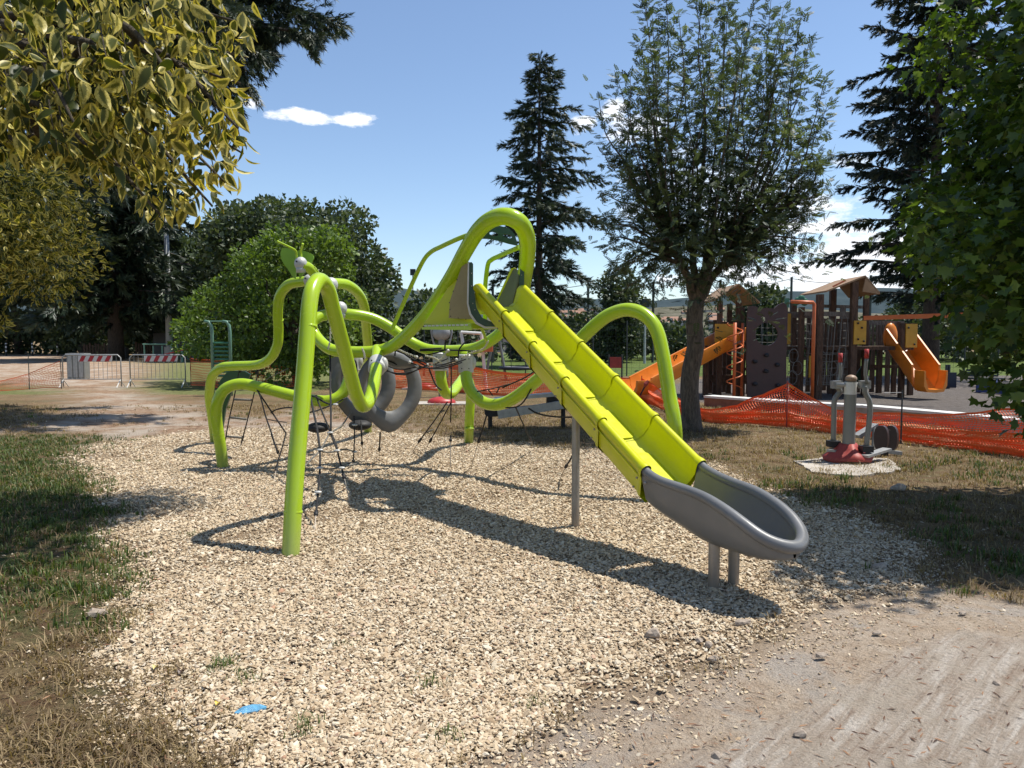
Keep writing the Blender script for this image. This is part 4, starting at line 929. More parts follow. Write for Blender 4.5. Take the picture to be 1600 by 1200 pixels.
wall_run('boundary_wall', 'long pale stone boundary wall behind the sports field, left of the barn', 560, 960, 95, 3.0, 'stonewall')
wall_run('boundary_wall', 'low grey boundary wall behind the bushes left of the climbing frame', 240, 640, 62, 2.1, 'greyroof')
o = house(932, 548, 84, 3.2, 2.0, 3, 'stuccowall', 'greyroof', False, 'tiny pale hut with flat roof left of the barn across the field', None)
o = house(1555, 548, 170, 12, 4, 8, 'stuccowall', 'rooftile', True, 'low pale house far beyond the field behind the right trees', None)
# tall ball-stop netting poles and their top cable
PX = [(770, 443, 52), (919, 442, 52), (1021, 440, 52), (1126, 437, 52), (1237, 433, 52), (1361, 430, 52), (1500, 425, 52)]
q = []
ns = thing('net_fence', 'tall dark ball stop poles with a sagging top cable along the sports field', 'fence', tuple(G(1021, 566)))
for (u, v, y) in PX:
    c = P(u, v, y); MB().tube([(c.x, y, -.05), (c.x, y, c.z)], .085, 8).build('post', M['darkpole'], ns); q.append(Vector((c.x, y, c.z-.1)))
for i in range(len(q)-1):
    a, b_ = q[i], q[i+1]; MB().tube([a.lerp(b_, k/8)+Vector((0, 0, -.35*math.sin(math.pi*k/8))) for k in range(9)], .022, 5).build('cable', M['darkpole'], ns)
# mesh fence of the field (thin posts, wires)
mf = thing('mesh_fence', 'thin dark wire mesh fence along the near edge of the green sports field', 'fence', tuple(G(1000, 585)))
xa, xb = P(610, 560, 33).x, P(1560, 560, 33).x; n = 18
for i in range(n+1): x = xa+(xb-xa)*i/n; MB().tube([(x, 33, -.05), (x, 33, 2.4)], .03, 6).build('post', M['darkpole'], mf)
b1 = MB()
for i in range(int((xb-xa)/.35)): x = xa+i*.35; b1.beam((x, 33, .02), (x+.0, 33, 2.3), .006)
for k in range(9): b1.beam((xa, 33.01, .1+k*.27), (xb, 33.01, .1+k*.27), .006)
stuff(b1.build('wire_mesh', M['darkpole'], mf))
for (u, v, y, lb) in ((645, 430, 70, 'slim floodlight pole with a single lamp head left of the great loop'), (1008, 540, 50, 'thin grey street lamp pole in front of the barn')):
    c = P(u, v if v < 500 else 480, y); o = thing('lamp_post', lb, 'lamp post', (c.x, y, 0)); MB().tube([(c.x, y, -.05), (c.x, y, c.z)], [.09, .05], 8).build('pole', M['pole'], o); MB().box((c.x-.22, y-.2, c.z), (c.x+.25, y+.2, c.z+.55)).build('lamp_head', M['darkpole'], o)
c = G(265, 562); o = thing('lamp_post', 'tall pale concrete lamp post rising between the dark conifers and the bright tree', 'lamp post', (c.x, c.y, 0))
MB().tube([(c.x, c.y, -.05), (c.x, c.y, P(265, 320, c.y).z)], [.26, .17], 12).build('pole', M['pole'], o, True); MB().tube([(c.x, c.y, -.05), (c.x, c.y, 1.0)], .38, 12).build('footing', M['concrete'], o, 'sharp')
# ================================================================== LEFT BACKGROUND
def bollard(u, v):
    c = G(u, v); o = thing('bollard', 'slim black and white banded bollard on the far kerb at left', 'bollard', tuple(c), 'bollards along the far kerb')
    for k in range(6): MB().tube([(c.x, c.y, k*.19), (c.x, c.y, (k+1)*.19-.002)], .075, 8).build('band', M['white'] if k in (2, 4) else M['black'], o, 'sharp')
    MB().ball((c.x, c.y, 1.16), .085, 8, 5).build('cap', M['white'], o, True); return o
for i, (u, lb) in enumerate(((10, 'leftmost of the three banded bollards on the far kerb'), (51, 'middle one of the three banded bollards on the far kerb'), (90, 'banded bollard nearest the grey cabinet on the far kerb'))): bollard(u, 556)['label'] = lb
def barrier(u0, u1, label, board):
    a, b_ = G(u0, 605), G(u1, 604); h = 1.08; o = thing('crowd_barrier', label, 'barrier', tuple(a), 'crowd barriers across the path'); y = a.y
    x0, x1 = a.x, b_.x; fr = [(x0, y, .02), (x0, y, h-.1), (x0+.1, y, h), (x1-.1, y, h), (x1, y, h-.1), (x1, y, .02)]
    MB().tube(fr, .021, 8).build('frame', M['barrier'], o, True); MB().tube([(x0+.02, y, .27), (x1-.02, y, .27)], .016, 6).build('lower_rail', M['barrier'], o)
    n = 13
    for i in range(1, n): x = x0+(x1-x0)*i/n; MB().tube([(x, y, .285), (x, y, h-.02)], .008, 5).build('bar', M['barrier'], o)
    for x in (x0+.02, x1-.02): MB().tube([(x, y-.28, 0), (x, y-.02, .25), (x, y+.28, 0)], .018, 6).build('foot', M['white'], o)
    bx0, bx1 = P(board[0], 560, y).x, P(board[1], 560, y).x; yb = y-.05
    bd = MB().box((bx0, yb, h-.22), (bx1, yb+.025, h-.03)).build('striped_board', M['whiteboard'], o)
    n = 4; w = (bx1-bx0)/n
    for i in range(n):
        xL = bx0+i*w+.12*w; MB().plate([(xL, yb-.004, h-.22), (min(xL+w*.5, bx1), yb-.004, h-.22), (min(xL+w*.85, bx1), yb-.004, h-.03), (min(xL+w*.35, bx1), yb-.004, h-.03)], (0, .003, 0)).build('red_stripe', M['redboard'], bd)
    return o
barrier(99, 198, 'left crowd barrier with a red and white striped board and grey cabinet behind', (123, 176)); barrier(204, 297, 'right crowd barrier with a red and white striped board, standing in the grass', (226, 278))
c = G(119, 592); o = thing('utility_cabinet', 'grey ribbed utility cabinet standing behind the left crowd barrier', 'cabinet', tuple(c)); w = .34
MB().box((c.x-w, c.y, 0), (c.x+w, c.y+.4, .98)).build('body', M['greysteel'], o)
for i in range(3): MB().box((c.x-w+.03+i*.22, c.y-.02, .06), (c.x-w+.20+i*.22, c.y-.003, .94)).build('door_panel', M['barrier'], o)
MB().box((c.x-w-.04, c.y-.05, .983), (c.x+w+.04, c.y+.44, 1.03)).build('lid', M['barrier'], o)
def netting(path, parent, mat, cell=.06, w=.011, sagf=None, seed=0):
    """mesh netting between stations (base point, bottom z, top z): real crossing strands"""
    r = random.Random(seed); st = []
    Ls = [0]
    for i in range(len(path)-1): Ls.append(Ls[-1]+(path[i+1][0]-path[i][0]).length)
    n = int(Ls[-1]/cell); rows = max(6, int(.85/cell)); V_, F_ = [], []
    def at(s):
        s = min(s, Ls[-1]-1e-6); i = max(j for j in range(len(Ls)-1) if Ls[j] <= s); f = (s-Ls[i])/(Ls[i+1]-Ls[i]); a, b_ = path[i], path[i+1]
        f2 = f; return a[0].lerp(b_[0], f), a[1]+(b_[1]-a[1])*f2, a[2]+(b_[2]-a[2])*f2, math.sin(math.pi*f)
    grid = []
    for i in range(n+1):
        g_, zb, zt, bul = at(i*cell); row = []
        for j in range(rows+1):
            f = j/rows; z = zb+(zt-zb)*f; s_ = math.sin(i*.11+j*.35+seed)*.045+math.sin(i*.043+j*.9)*.05+math.sin(i*.31)*.015
            row.append(Vector((g_.x+math.sin(j*.7+i*.05)*.02, g_.y+s_*(.4+bul), max(z+math.sin(i*.13+j*.4)*.02*bul, .01))))
        grid.append(row)
    def strip(a, b_, off):
        k = len(V_); V_.extend([a-off, b_-off, b_+off, a+off]); F_.append((k, k+1, k+2, k+3))
    for i in range(n+1):
        for j in range(rows+1):
            if i < n: strip(grid[i][j], grid[i+1][j], Vector((0, 0, w*(.5 if 0 < j < rows else 1.2))))
            if j < rows: strip(grid[i][j], grid[i][j+1], Vector((w*.4, 0, 0)))
    o = add('netting', mesh('netting', [tuple(v) for v in V_], F_, mat), parent); stuff(o); return o
def crumple(path, parent, mat, seed):
    # a second, collapsed fold of the same netting lying low along the run
    return netting([(g_+Vector((0, -.10, 0)), .02, zb+(zt-zb)*.45) for g_, zb, zt in path], parent, mat, .05, .013, seed=seed)
def station(u, vt, vb): g_ = G(u, vb); return (g_, .015, max(P(u, vt, g_.y).z, .08))
def fence_post(u, vt, vb, parent, mat='redrust'): g_ = G(u, vb); z = P(u, vt, g_.y).z; MB().tube([(g_.x, g_.y-.03, -.05), (g_.x, g_.y-.03, z+.02)], .012, 6).build('post', M[mat], parent)
o = thing('safety_fence', 'orange plastic safety netting on thin posts at the far left beside the barrier', 'fence', tuple(G(47, 607)), 'orange safety netting')
netting([station(-160, 598, 622), station(0, 596, 611), station(47, 584, 608), station(97, 564, 607)], o, M['netold'], .075, .010, seed=1)
for u, vt, vb in ((47, 554, 608), (97, 561, 607)): fence_post(u, vt, vb, o, 'darkpole')
o = thing('safety_fence', 'orange netting between the right crowd barrier and the green wall bars', 'fence', tuple(G(300, 602)), 'orange safety netting')
netting([station(299, 560, 602), station(340, 563, 606), station(430, 572, 606), station(480, 574, 604)], o, M['net'], .08, .014, seed=2)

for u, vt, vb in ((299, 556, 603), (410, 566, 606)): fence_post(u, vt, vb, o)
o = thing('safety_fence', 'long sagging orange netting seen under the climbing frame with red feet behind', 'fence', tuple(G(760, 615)), 'orange safety netting')
netting([station(598, 572, 606), station(640, 566, 608), station(700, 570, 612), station(790, 583, 618), station(850, 585, 620), station(905, 588, 622), station(985, 592, 626)], o, M['net'], .060, .024, seed=3)
for u, vt, vb in ((640, 562, 608), (700, 568, 612), (905, 582, 622)): fence_post(u, vt, vb, o)
o = thing('safety_fence', 'bright orange netting peaking at a post in front of the play castle', 'fence', tuple(G(1228, 667)), 'orange safety netting')
netting([station(985, 597, 622), station(1002, 592, 628), station(1040, 614, 642), station(1085, 635, 655), station(1110, 640, 660), station(1150, 634, 662), station(1190, 617, 664), station(1228, 599, 667), station(1262, 620, 672), station(1300, 640, 676), station(1350, 648, 682), station(1406, 646, 690), station(1460, 648, 697), station(1520, 646, 704), station(1600, 640, 716), station(1720, 632, 735), station(1900, 640, 765)], o, M['net'], .046, .0125, seed=4)
crumple([station(1040, 614, 642), station(1110, 630, 660), station(1228, 620, 667), station(1300, 640, 676), station(1406, 640, 690), station(1520, 640, 704), station(1720, 632, 735)], o, M['net'], 6)
for u, vt, vb in ((1002, 588, 628), (1228, 597, 668), (1406, 612, 692), (1720, 610, 735)): fence_post(u, vt, vb, o, 'darkpole' if u > 1300 else 'redrust')
g_ = G(1406, 692); z = P(1406, 613, g_.y).z; MB().tube([(g_.x, g_.y-.03, z), (g_.x-.28, g_.y-.03, z-.01)], .007, 6).build('hook', M['barrier'], o)
# picket fences and timber at the far left
def pickets(u0, u1, v, n, h, label, mat):
    a, b_ = G(u0, v), G(u1, v); o = thing('picket_fence', label, 'fence', tuple(a), 'weathered picket fences at far left')
    for i in range(n): c = a.lerp(b_, i/(n-1)); hh_ = h*(.8+.25*random.random()); MB().box((c.x-.09, c.y-.03, -.05), (c.x+.09, c.y+.03, hh_)).build('picket', M[mat], o)
    MB().box((a.x, a.y+.04, h*.35), (b_.x, b_.y+.1, h*.45)).build('rail', M[mat], o)
c = None
pickets(132, 168, 557, 9, 1.3, 'dark reddish picket fence left of the conifer trunk', 'wood'); pickets(213, 262, 558, 12, 1.5, 'reddish picket fence between the conifer trunk and lamp post', 'wood')
# climbing gear left of the bright tree
def frame_gear(u0, u1, v, h, label, mat, bars=5):
    a, b_ = G(u0, v), G(u1, v); o = thing('climbing_bars', label, 'climbing bars', tuple(a))
    for k in range(bars+1): c = a.lerp(b_, k/bars); MB().tube([(c.x, c.y, -.05), (c.x, c.y, h if k in (0, bars) else h*.92)], .05, 8).build('post', M[mat], o)
    MB().tube([(a.x-.1, a.y, h), (b_.x+.1, b_.y, h)], .045, 8).build('top_bar', M[mat], o)
frame_gear(262, 302, 562, 2.6, 'grey green climbing bars standing just right of the lamp post', 'palegreen'); frame_gear(226, 268, 566, 1.25, 'low pale green rail frame left of the lamp post', 'palegreen', 3)
c = G(285, 566); o = thing('seesaw', 'red seesaw beam tilted beside the pale green bars', 'seesaw', tuple(c)); MB().beam((c.x-1.4, c.y, .5), (c.x+1.5, c.y, 1.2), .12, .08).build('beam', M['redpaint'], o); MB().tube([(c.x, c.y, 0), (c.x, c.y, .8)], .08, 8).build('pivot_post', M['palegreen'], o)
c = G(198, 560); tag(MB().box((c.x-.2, c.y-.2, 0), (c.x+.2, c.y+.2, .05)).tube([(c.x, c.y, .05), (c.x, c.y, .9)], .2, 8).build('litter_bin', M['black']), 'small dark litter bin beside the conifer trunk', 'litter bin')
# pale green wall bars with curved top
y = 21.5; a, b_ = P(333, 600, y), P(361, 600, y); o = thing('wall_bars', 'green steel wall bars with curved uprights behind the left arches', 'exercise bars', (a.x, y, 0))
for x, sg in ((a.x, -1), (b_.x, -1)):
    top = P(346, 502, y).z; MB().tube([(x, y, -.05), (x, y, top-.3), (x-.02, y, top-.12), (x-.08, y, top-.02), (x-.2, y, top)], .045, 10).build('upright', M['palegreen'], o, True)
MB().tube([(a.x-.22, y, top), (b_.x+.02, y, top)], .022, 6).build('top_bar', M['palegreen'], o)
for k in range(9): z = P(347, 536+k*6.4, y).z; MB().tube([(a.x, y, z), (b_.x, y, z)], .03, 8).build('rung', M['green_steel'], o, True)
# ================================================================== PLAY GEAR BEHIND THE FRAME
# twin-loop leg exerciser (grey), low bench press, basket swing, red feet
y = 21.0
c = P(690, 560, y); o = thing('leg_exerciser', 'grey outdoor exerciser with two looped handles seen under the platform', 'exerciser', (c.x, y, 0))
MB().tube([(c.x, y, -.02), (c.x, y, P(690, 512, y).z)], .09, 12).build('post', M['greysteel'], o, 'sharp')
MB().ball((c.x, y-.02, P(690, 520, y).z), .2, 12, 8, (1.3, .6, 1.1)).build('hub', M['barrier'], o, True)
MB().ball((c.x, y, P(690, 509, y).z), .07, 8, 5).build('cap', M['redpaint'], o, True)
for sg in (-1, 1):
    q = [P(690+sg*5, 520, y), P(690+sg*9, 514, y), P(690+sg*13, 512, y), P(690+sg*16, 517, y), P(690+sg*14, 530, y), P(690+sg*11, 542, y), P(690+sg*10, 560, y), P(690+sg*9, 590, y)]
    MB().tube([a for a in pipe([(*a,) for a in q], 0, 4)], .025, 8).build('handle', M['barrier'], o, True)
for (u, v, lb) in ((664, 607, 'red domed foot of exercise gear on its slab, left of the rear green post'), (690, 631, 'small red domed foot on a pale slab behind the low green bend')):
    g_ = G(u, v); o = thing('machine_foot', lb, 'machine foot', tuple(g_)); MB().box((g_.x-.7, g_.y-.4, -.02), (g_.x+.8, g_.y+.4, .03)).build('slab', M['concrete'], o); MB().ball((g_.x, g_.y, .032), .3, 14, 8, (1.2, 1, .5)).build('cover', M['redpaint'], o, True)
y = 23; a, b_ = P(720, 519, y), P(752, 521, y); o = thing('swing_frame', 'white tubular exercise frame with an orange seat right of the looped exerciser', 'exerciser', (a.x, y, 0))
MB().tube([a, b_], .045, 8).build('top_bar', M['white'], o); MB().tube([a, Vector((a.x+.35, y, 0))], .05, 8).build('leg', M['white'], o); MB().tube([b_, Vector((b_.x+.15, y, 0))], .05, 8).build('leg', M['white'], o)
MB().box((b_.x-.15, y-.2, b_.z-.55), (b_.x+.35, y+.2, b_.z-.2)).build('seat', M['orangesteel'], o)
# basket swing with splayed poles
y = 30; o = thing('basket_swing', 'basket swing with splayed grey legs beyond the orange netting', 'swing', tuple(G(820, 597)))
for (u0, v0, u1, v1) in ((776, 535, 757, 600), (776, 535, 792, 604), (868, 535, 850, 600), (868, 535, 886, 604)): MB().tube([P(u0, v0-30, y), P(u1, v1-4, y)], .055, 8).build('leg', M['greysteel'], o)
MB().tube([P(774, 505, y), P(870, 505, y)], .06, 8).build('top_bar', M['greysteel'], o)
for (u0, u1) in ((786, 783), (795, 799), (838, 822), (846, 842)): MB().tube([P(u0, 506, y), P(u1, 574, y)], .012, 5).build('rope', M['rope'], o)
c = P(812, 575, y); ring = [(c.x+math.cos(a)*.78, c.y+math.sin(a)*.5, c.z) for a in np.linspace(0, 2*math.pi, 21)]; MB().tube(ring, .06, 8, False).build('basket_rim', M['navy'], o, True); MB().plate([(x, y_, z-.03) for x, y_, z in ring[:-1]], (0, 0, -.02)).build('basket_net', M['navy'], o)
# long low bench machine, pale top with black ends
y = 13.6
o = thing('sit_up_bench', 'long low sit up bench with pale frame and black ends behind the low bends', 'exercise bench', tuple(G(800, 650)))
a, b_ = P(790, 620, y), P(868, 617, y-.2)
MB().beam(P(772, 624, y), P(866, 616, y-.1), .32, .06).build('seat_board', M['barrier'], o); MB().beam(P(778, 648, y-.3), P(880, 632, y-.3), .10, .14).build('side_beam', M['barrier'], o); MB().beam(P(795, 640, y), P(865, 633, y), .22, .06).build('lower_board', M['black'], o)
for (u0, v0, u1, v1) in ((757, 628, 782, 650), (854, 616, 878, 640)):
    c = (P(u0, v0, y)+P(u1, v1, y))/2; w = abs(P(u1, v1, y).x-P(u0, v0, y).x)/2; h = abs(P(u0, v0, y).z-P(u1, v1, y).z)/2
    q = [(c.x+w*math.copysign(abs(math.cos(a))**.6, math.cos(a)), y-.15, c.z+h*math.copysign(abs(math.sin(a))**.6, math.sin(a))) for a in np.linspace(0, 2*math.pi, 17)[:-1]]
    MB().plate(q, (0, .35, 0)).build('end_block', M['black'], o)
for u, v in ((770, 652), (868, 648)): g_ = G(u, v); MB().tube([(g_.x, y+.05, -.02), (g_.x, y+.05, .35)], .04, 8).build('leg', M['black'], o)
# ================================================================== AIR WALKER
g_ = G(1325, 722); X0, Y0 = g_.x, g_.y
k = []
pq = [G(u, v) for u, v in ((1243, 722), (1296, 714), (1388, 718), (1407, 732), (1396, 739), (1330, 745), (1268, 738))]
for i in range(len(pq)):
    for j in range(5): q = pq[i].lerp(pq[(i+1) % len(pq)], j/5); k.append((q.x+random.uniform(-.02, .02), q.y+random.uniform(-.045, .045), -.02))
struct(MB().plate(k, (0, 0, .034)).build('concrete_pad', M['concrete']))
aw = thing('air_walker', 'grey outdoor walking exerciser with swing arms and a lumpy red foot cover', 'exerciser', (X0, Y0, .032))
yv = Y0
MB().tube([(X0, Y0, .03), (X0+.01, Y0, P(1329, 596, yv).z)], [.079, .073], 20).build('post', M['greysteel'], aw, 'sharp')
c = P(1330, 592, yv); MB().ball(c, .073, 16, 8, (1, 1, .75)).build('post_cap', paint('tan_cap', (.3, .2, .13), .5), aw, True)
b1 = MB(); n = 22
for r_, z in ((.30, .033), (.31, .07), (.24, .12), (.15, .17), (.11, .235), (.082, .245)):
    for i in range(n): a = 2*math.pi*i/n; rr_ = r_*(1+.09*math.sin(a*4+1)*(r_ > .1)+.06*math.sin(a*7)); b1.v.append(Vector((X0+rr_*math.cos(a), Y0+rr_*math.sin(a)*.9, z+.016*math.sin(a*3)*(r_ > .1))))
for q in range(5):
    for i in range(n): b1.f.append((q*n+i, q*n+(i+1) % n, (q+1)*n+(i+1) % n, (q+1)*n+i))
b1.build('foot_cover', M['redrust'], aw, True)
lab = MB(); zc = P(1327, 604, yv).z
for k_ in range(2):
    pass
MB().tube([(X0+.006, Y0, P(1327, 616, yv).z), (X0+.008, Y0, P(1327, 597, yv).z)], .0775, 20, False).build('label_sticker', M['white'], aw, 'sharp')
MB().tube([P(1306, 601, yv), P(1358, 601, yv)], .028, 10).build('axle', M['barrier'], aw, True)
for sg, pts, up in ((-1, [(1307, 602), (1312, 612), (1304, 625), (1303, 650), (1302, 692)], [(1309, 600), (1313, 585), (1313, 566)]), (1, [(1351, 603), (1352, 614), (1359, 630), (1358, 660), (1353, 700)], [(1355, 600), (1352, 582), (1354, 560)])):
    dy = -.12*sg
    MB().tube(pipe([(*P(u, v, yv+dy),) for u, v in pts], 0, 5), .034, 12).build('swing_arm', M['greysteel'], aw, True)
    MB().tube(pipe([(*P(u, v, yv+dy),) for u, v in up], 0, 4), .022, 10).build('handle', M['greysteel'], aw, True)
    c = P(*up[-1], yv+dy); MB().tube([c, c+Vector((0, 0, .12))], .027, 10).build('grip', M['redpaint'], aw, True)
    c = P(pts[0][0], 601, yv+dy*.5); MB().box(c-Vector((.06, .05, .05)), c+Vector((.06, .05, .05))).build('bearing', M['barrier'], aw)
    c = P(*pts[-1], yv+dy); MB().box(c-Vector((.07, .07, .05)), c+Vector((.07, .07, .03))).build('arm_end', M['black'], aw)
    MB().beam(c+Vector((-.08, -.12, -.09)), c+Vector((.40*(1 if sg > 0 else .9), .25, -.05)), .12, .03).build('foot_plate', M['barrier'], aw)
# seat machine behind
g2_ = G(1382, 712); o = thing('leg_press', 'seat machine with a dark brown rounded shield beside the grey walker', 'exerciser', tuple(g2_))
yy_ = g2_.y
def blob(cu, cv, ku, kv): return [(cu+ku*math.copysign(abs(math.cos(a))**.75, math.cos(a)), cv+kv*math.copysign(abs(math.sin(a))**.85, math.sin(a))) for a in np.linspace(0, 2*math.pi, 19)[:-1]]
MB().plate([P(u, v, yy_-.1) for u, v in blob(1376, 685, 11, 20)], (0.05, .05, 0)).build('seat_shield', M['brown_seat'], o); MB().plate([P(u, v, yy_) for u, v in blob(1391, 685, 11, 20)], (0.05, .05, 0)).build('seat_shield', M['brown_seat'], o)
MB().plate([P(u, v, yy_-.04) for u, v in ((1374, 672), (1392, 672), (1392, 703), (1374, 703))], (0, .06, 0)).build('seat_back', M['brown_seat'], o)
MB().beam(P(1350, 702, yy_), P(1408, 708, yy_), .07, .05).build('base_beam', M['barrier'], o); MB().beam(P(1338, 682, yy_+.2), P(1368, 664, yy_+.3), .12, .05).build('foot_plate', M['barrier'], o)
MB().tube([P(1366, 666, yy_+.25), P(1364, 706, yy_+.1)], .025, 8).build('strut', M['greysteel'], o); MB().tube([(g2_.x, yy_, -.02), (g2_.x, yy_, .2)], .05, 8).build('leg', M['black'], o)
# ================================================================== PLAY CASTLE
YC = 21.0
pc = thing('play_castle', 'timber play castle with tan roofs, a brown climbing board and two orange slides', 'play castle', tuple(G(1230, 615)))
def cz(v, y=YC): return P(1200, v, y).z
def cpost(u, vt, y, w=.12, mat='wood'):
    x = P(u, 600, y).x; z = P(u, vt, y).z; MB().box((x-w/2, y-w/2, -.05), (x+w/2, y+w/2, z)).build('post', M[mat], pc)
for (u, vt, y, mat) in ((1102, 540, 21, 'wood'), (1117, 500, 22.2, 'wood'), (1123, 470, 21, 'wood'), (1138, 475, 22.4, 'wood'), (1152, 470, 21, 'wood'), (1157, 480, 22.6, 'wood'), (1170, 478, 22.3, 'woodgrey'),
    (1250, 480, 20.6, 'wood'), (1238, 470, 22.4, 'wood'), (1278, 460, 20.4, 'wood'), (1298, 452, 22.4, 'wood'), (1331, 440, 20.4, 'wood'), (1350, 452, 21.6, 'wood'), (1314, 480, 22.8, 'woodgrey'), (1322, 490, 23, 'woodgrey'), (1373, 500, 22.6, 'wood'), (1408, 505, 20.8, 'wood'), (1422, 505, 21.8, 'wood'), (1296, 520, 23.4, 'wood')): cpost(u, vt, y, .16 if u in (1278, 1331, 1298) else .13, mat)
# decks
def deck(u0, u1, v, y0, y1): MB().box((P(u0, v, YC).x, y0, P(u0, v, YC).z-.1), (P(u1, v, YC).x, y1, P(u0, v, YC).z)).build('deck', M['wood'], pc)
deck(1100, 1168, 540, 20.95, 22.5); deck(1230, 1300, 541, 21.3, 22.6); deck(1330, 1425, 541, 20.9, 22.5); deck(1278, 1350, 541, 20.5, 22.6)
# tan roofs
def roof(u0, um, u1, ve, vt, y0, y1):
    a, m_, b_ = P(u0, ve, YC), P(um, vt, YC), P(u1, ve+3, YC)
    for (p0, p1) in ((a, m_), (m_, b_)):
        o = MB().plate([(p0.x, y0, p0.z), (p1.x, y0, p1.z), (p1.x, y1, p1.z), (p0.x, y1, p0.z)], (0, 0, .045)).build('roof_panel', M['roofboard'], pc)
roof(1275, 1334, 1356, 459, 436, 20.3, 22.2); roof(1110, 1148, 1180, 472, 447, 20.6, 22.6)
MB().plate([P(1300, 447, 20.07), P(1320, 437, 20.07), P(1322, 439, 20.07), P(1302, 449, 20.07)], (0, -.02, 0)).build('roof_batten', M['orangesteel'], pc)
MB().plate([(P(1330, 445, YC).x, 20.3, P(1330, 458, YC).z), (P(1356, 445, YC).x, 20.3, P(1356, 462, YC).z), (P(1334, 445, YC).x, 20.3, P(1334, 437, YC).z)], (0, .04, 0)).build('gable_board', M['roofboard'], pc)
# brown climbing board with a round window and grips
bm = bmesh.new()
def bl(pts, y): vs = [bm.verts.new(P(u, v, y)) for u, v in pts]; return [bm.edges.new((vs[i], vs[(i+1) % len(vs)])) for i in range(len(vs))]
out = [(1168, 622), (1166, 560), (1167, 500), (1168, 487), (1172, 479), (1180, 478), (1186, 482), (1198, 481), (1210, 482), (1216, 476), (1224, 473), (1229, 476), (1231, 488), (1229, 560), (1229, 622)]
hole = [(1198+18*math.cos(a), 522+18*math.sin(a)) for a in np.linspace(0, 2*math.pi, 19)[:-1]]
es = bl(out, 20.5)+bl(hole, 20.5); bmesh.ops.triangle_fill(bm, use_beauty=True, edges=es)
r_ = bmesh.ops.extrude_face_region(bm, geom=bm.faces[:]); bmesh.ops.translate(bm, vec=(0, .07, 0), verts=[q for q in r_['geom'] if isinstance(q, bmesh.types.BMVert)]); bmesh.ops.recalc_face_normals(bm, faces=bm.faces)
me = bpy.data.meshes.new('climbing_board'); bm.to_mesh(me); bm.free(); me.materials.append(M['brownboard']); cb = add('climbing_board', me, pc)
for (u, v) in ((1180, 565), (1215, 570), (1198, 555), (1197, 580), (1180, 600), (1216, 602)): MB().ball(P(u, v, 20.46), .07, 8, 6, (1, .7, .8)).build('grip', M['black'], cb, True)
# orange spiral and poles
x = P(1147, 600, 20.3).x; MB().tube([(x, 20.3, 0), (x, 20.3, cz(505))], .045, 8).build('pole', M['orangesteel'], pc, True)
q = [(x+.2*math.cos(a), 20.3+.2*math.sin(a), cz(604)+(cz(506)-cz(604))*a/(2*math.pi*4.5)) for a in np.linspace(0, 2*math.pi*4.5, 90)]; MB().tube(q, .017, 6).build('spiral', M['orangesteel'], pc, True)
a = P(1270, 473, 20.3); MB().tube([(a.x, 20.2, 0), (a.x, 20.2, a.z-.04), (a.x-.03, 20.2, a.z), (P(1236, 472, 20.2).x, 20.2, a.z+.02)], .05, 8).build('pole', M['orangesteel'], pc, True)
x = P(1159, 600, 20.8).x; MB().tube([(x, 20.8, 0), (x, 20.8, cz(505))], .04, 8).build('pole', M['orangesteel'], pc, True)
# yellow and green boards
def ybox(name, u0, u1, v0, v1, y, mat, th=.04): a, b_ = P(u0, v1, y), P(u1, v0, y); MB().box((a.x, y, a.z), (b_.x, y+th, b_.z)).build(name, M[mat], pc)
ybox('side_board', 1117, 1150, 506, 537, 20.88, 'yellowboard'); ybox('side_board', 1334, 1354, 501, 538, 20.28, 'yellowboard'); ybox('side_board', 1415, 1434, 506, 543, 20.7, 'yellowboard'); ybox('side_board', 1230, 1236, 490, 538, 20.9, 'yellowboard'); ybox('side_board', 1251, 1257, 492, 538, 20.9, 'yellowboard'); ybox('side_board', 1264, 1270, 556, 590, 20.35, 'yellowboard')
for (u, v, r_) in ((1247, 470, 6), (1257, 472, 6), (1252, 467, 6), (1243, 473, 5)): MB().ball(P(u, v, 21.1), r_/F*21, 10, 6, (1, .25, 1)).build('tree_cutout', M['green_steel'], pc, True)
ybox('post_board', 1226, 1233, 466, 480, 21.0, 'green_steel')
for (u0, u1, v, y) in ((1230, 1280, 493, 21), (1257, 1332, 490, 20.5), (1350, 1412, 504, 21.6), (1230, 1255, 490, 22.3)): MB().beam(P(u0, v, y), P(u1, v+1, y), .1, .12).build('beam', M['woodgrey'], pc)
MB().beam(P(1350, 497, 19.6), P(1513, 492, 18.2), .09, .11).build('monkey_beam', M['orangesteel'], pc)
for (u, y) in ((1358, 22), (1364, 22), (1370, 22), (1376, 22), (1382, 22), (1389, 22), (1400, 22), (1405, 21.5)): MB().beam(P(u, 503, y), P(u, 540, y), .07, .03).build('slat', M['wood'] if u % 2 else M['woodgrey'], pc)
for u in (1290, 1300, 1310): MB().beam(P(u, 505, 22.9), P(u, 545, 22.9), .12, .03).build('slat', M['woodgrey'], pc)
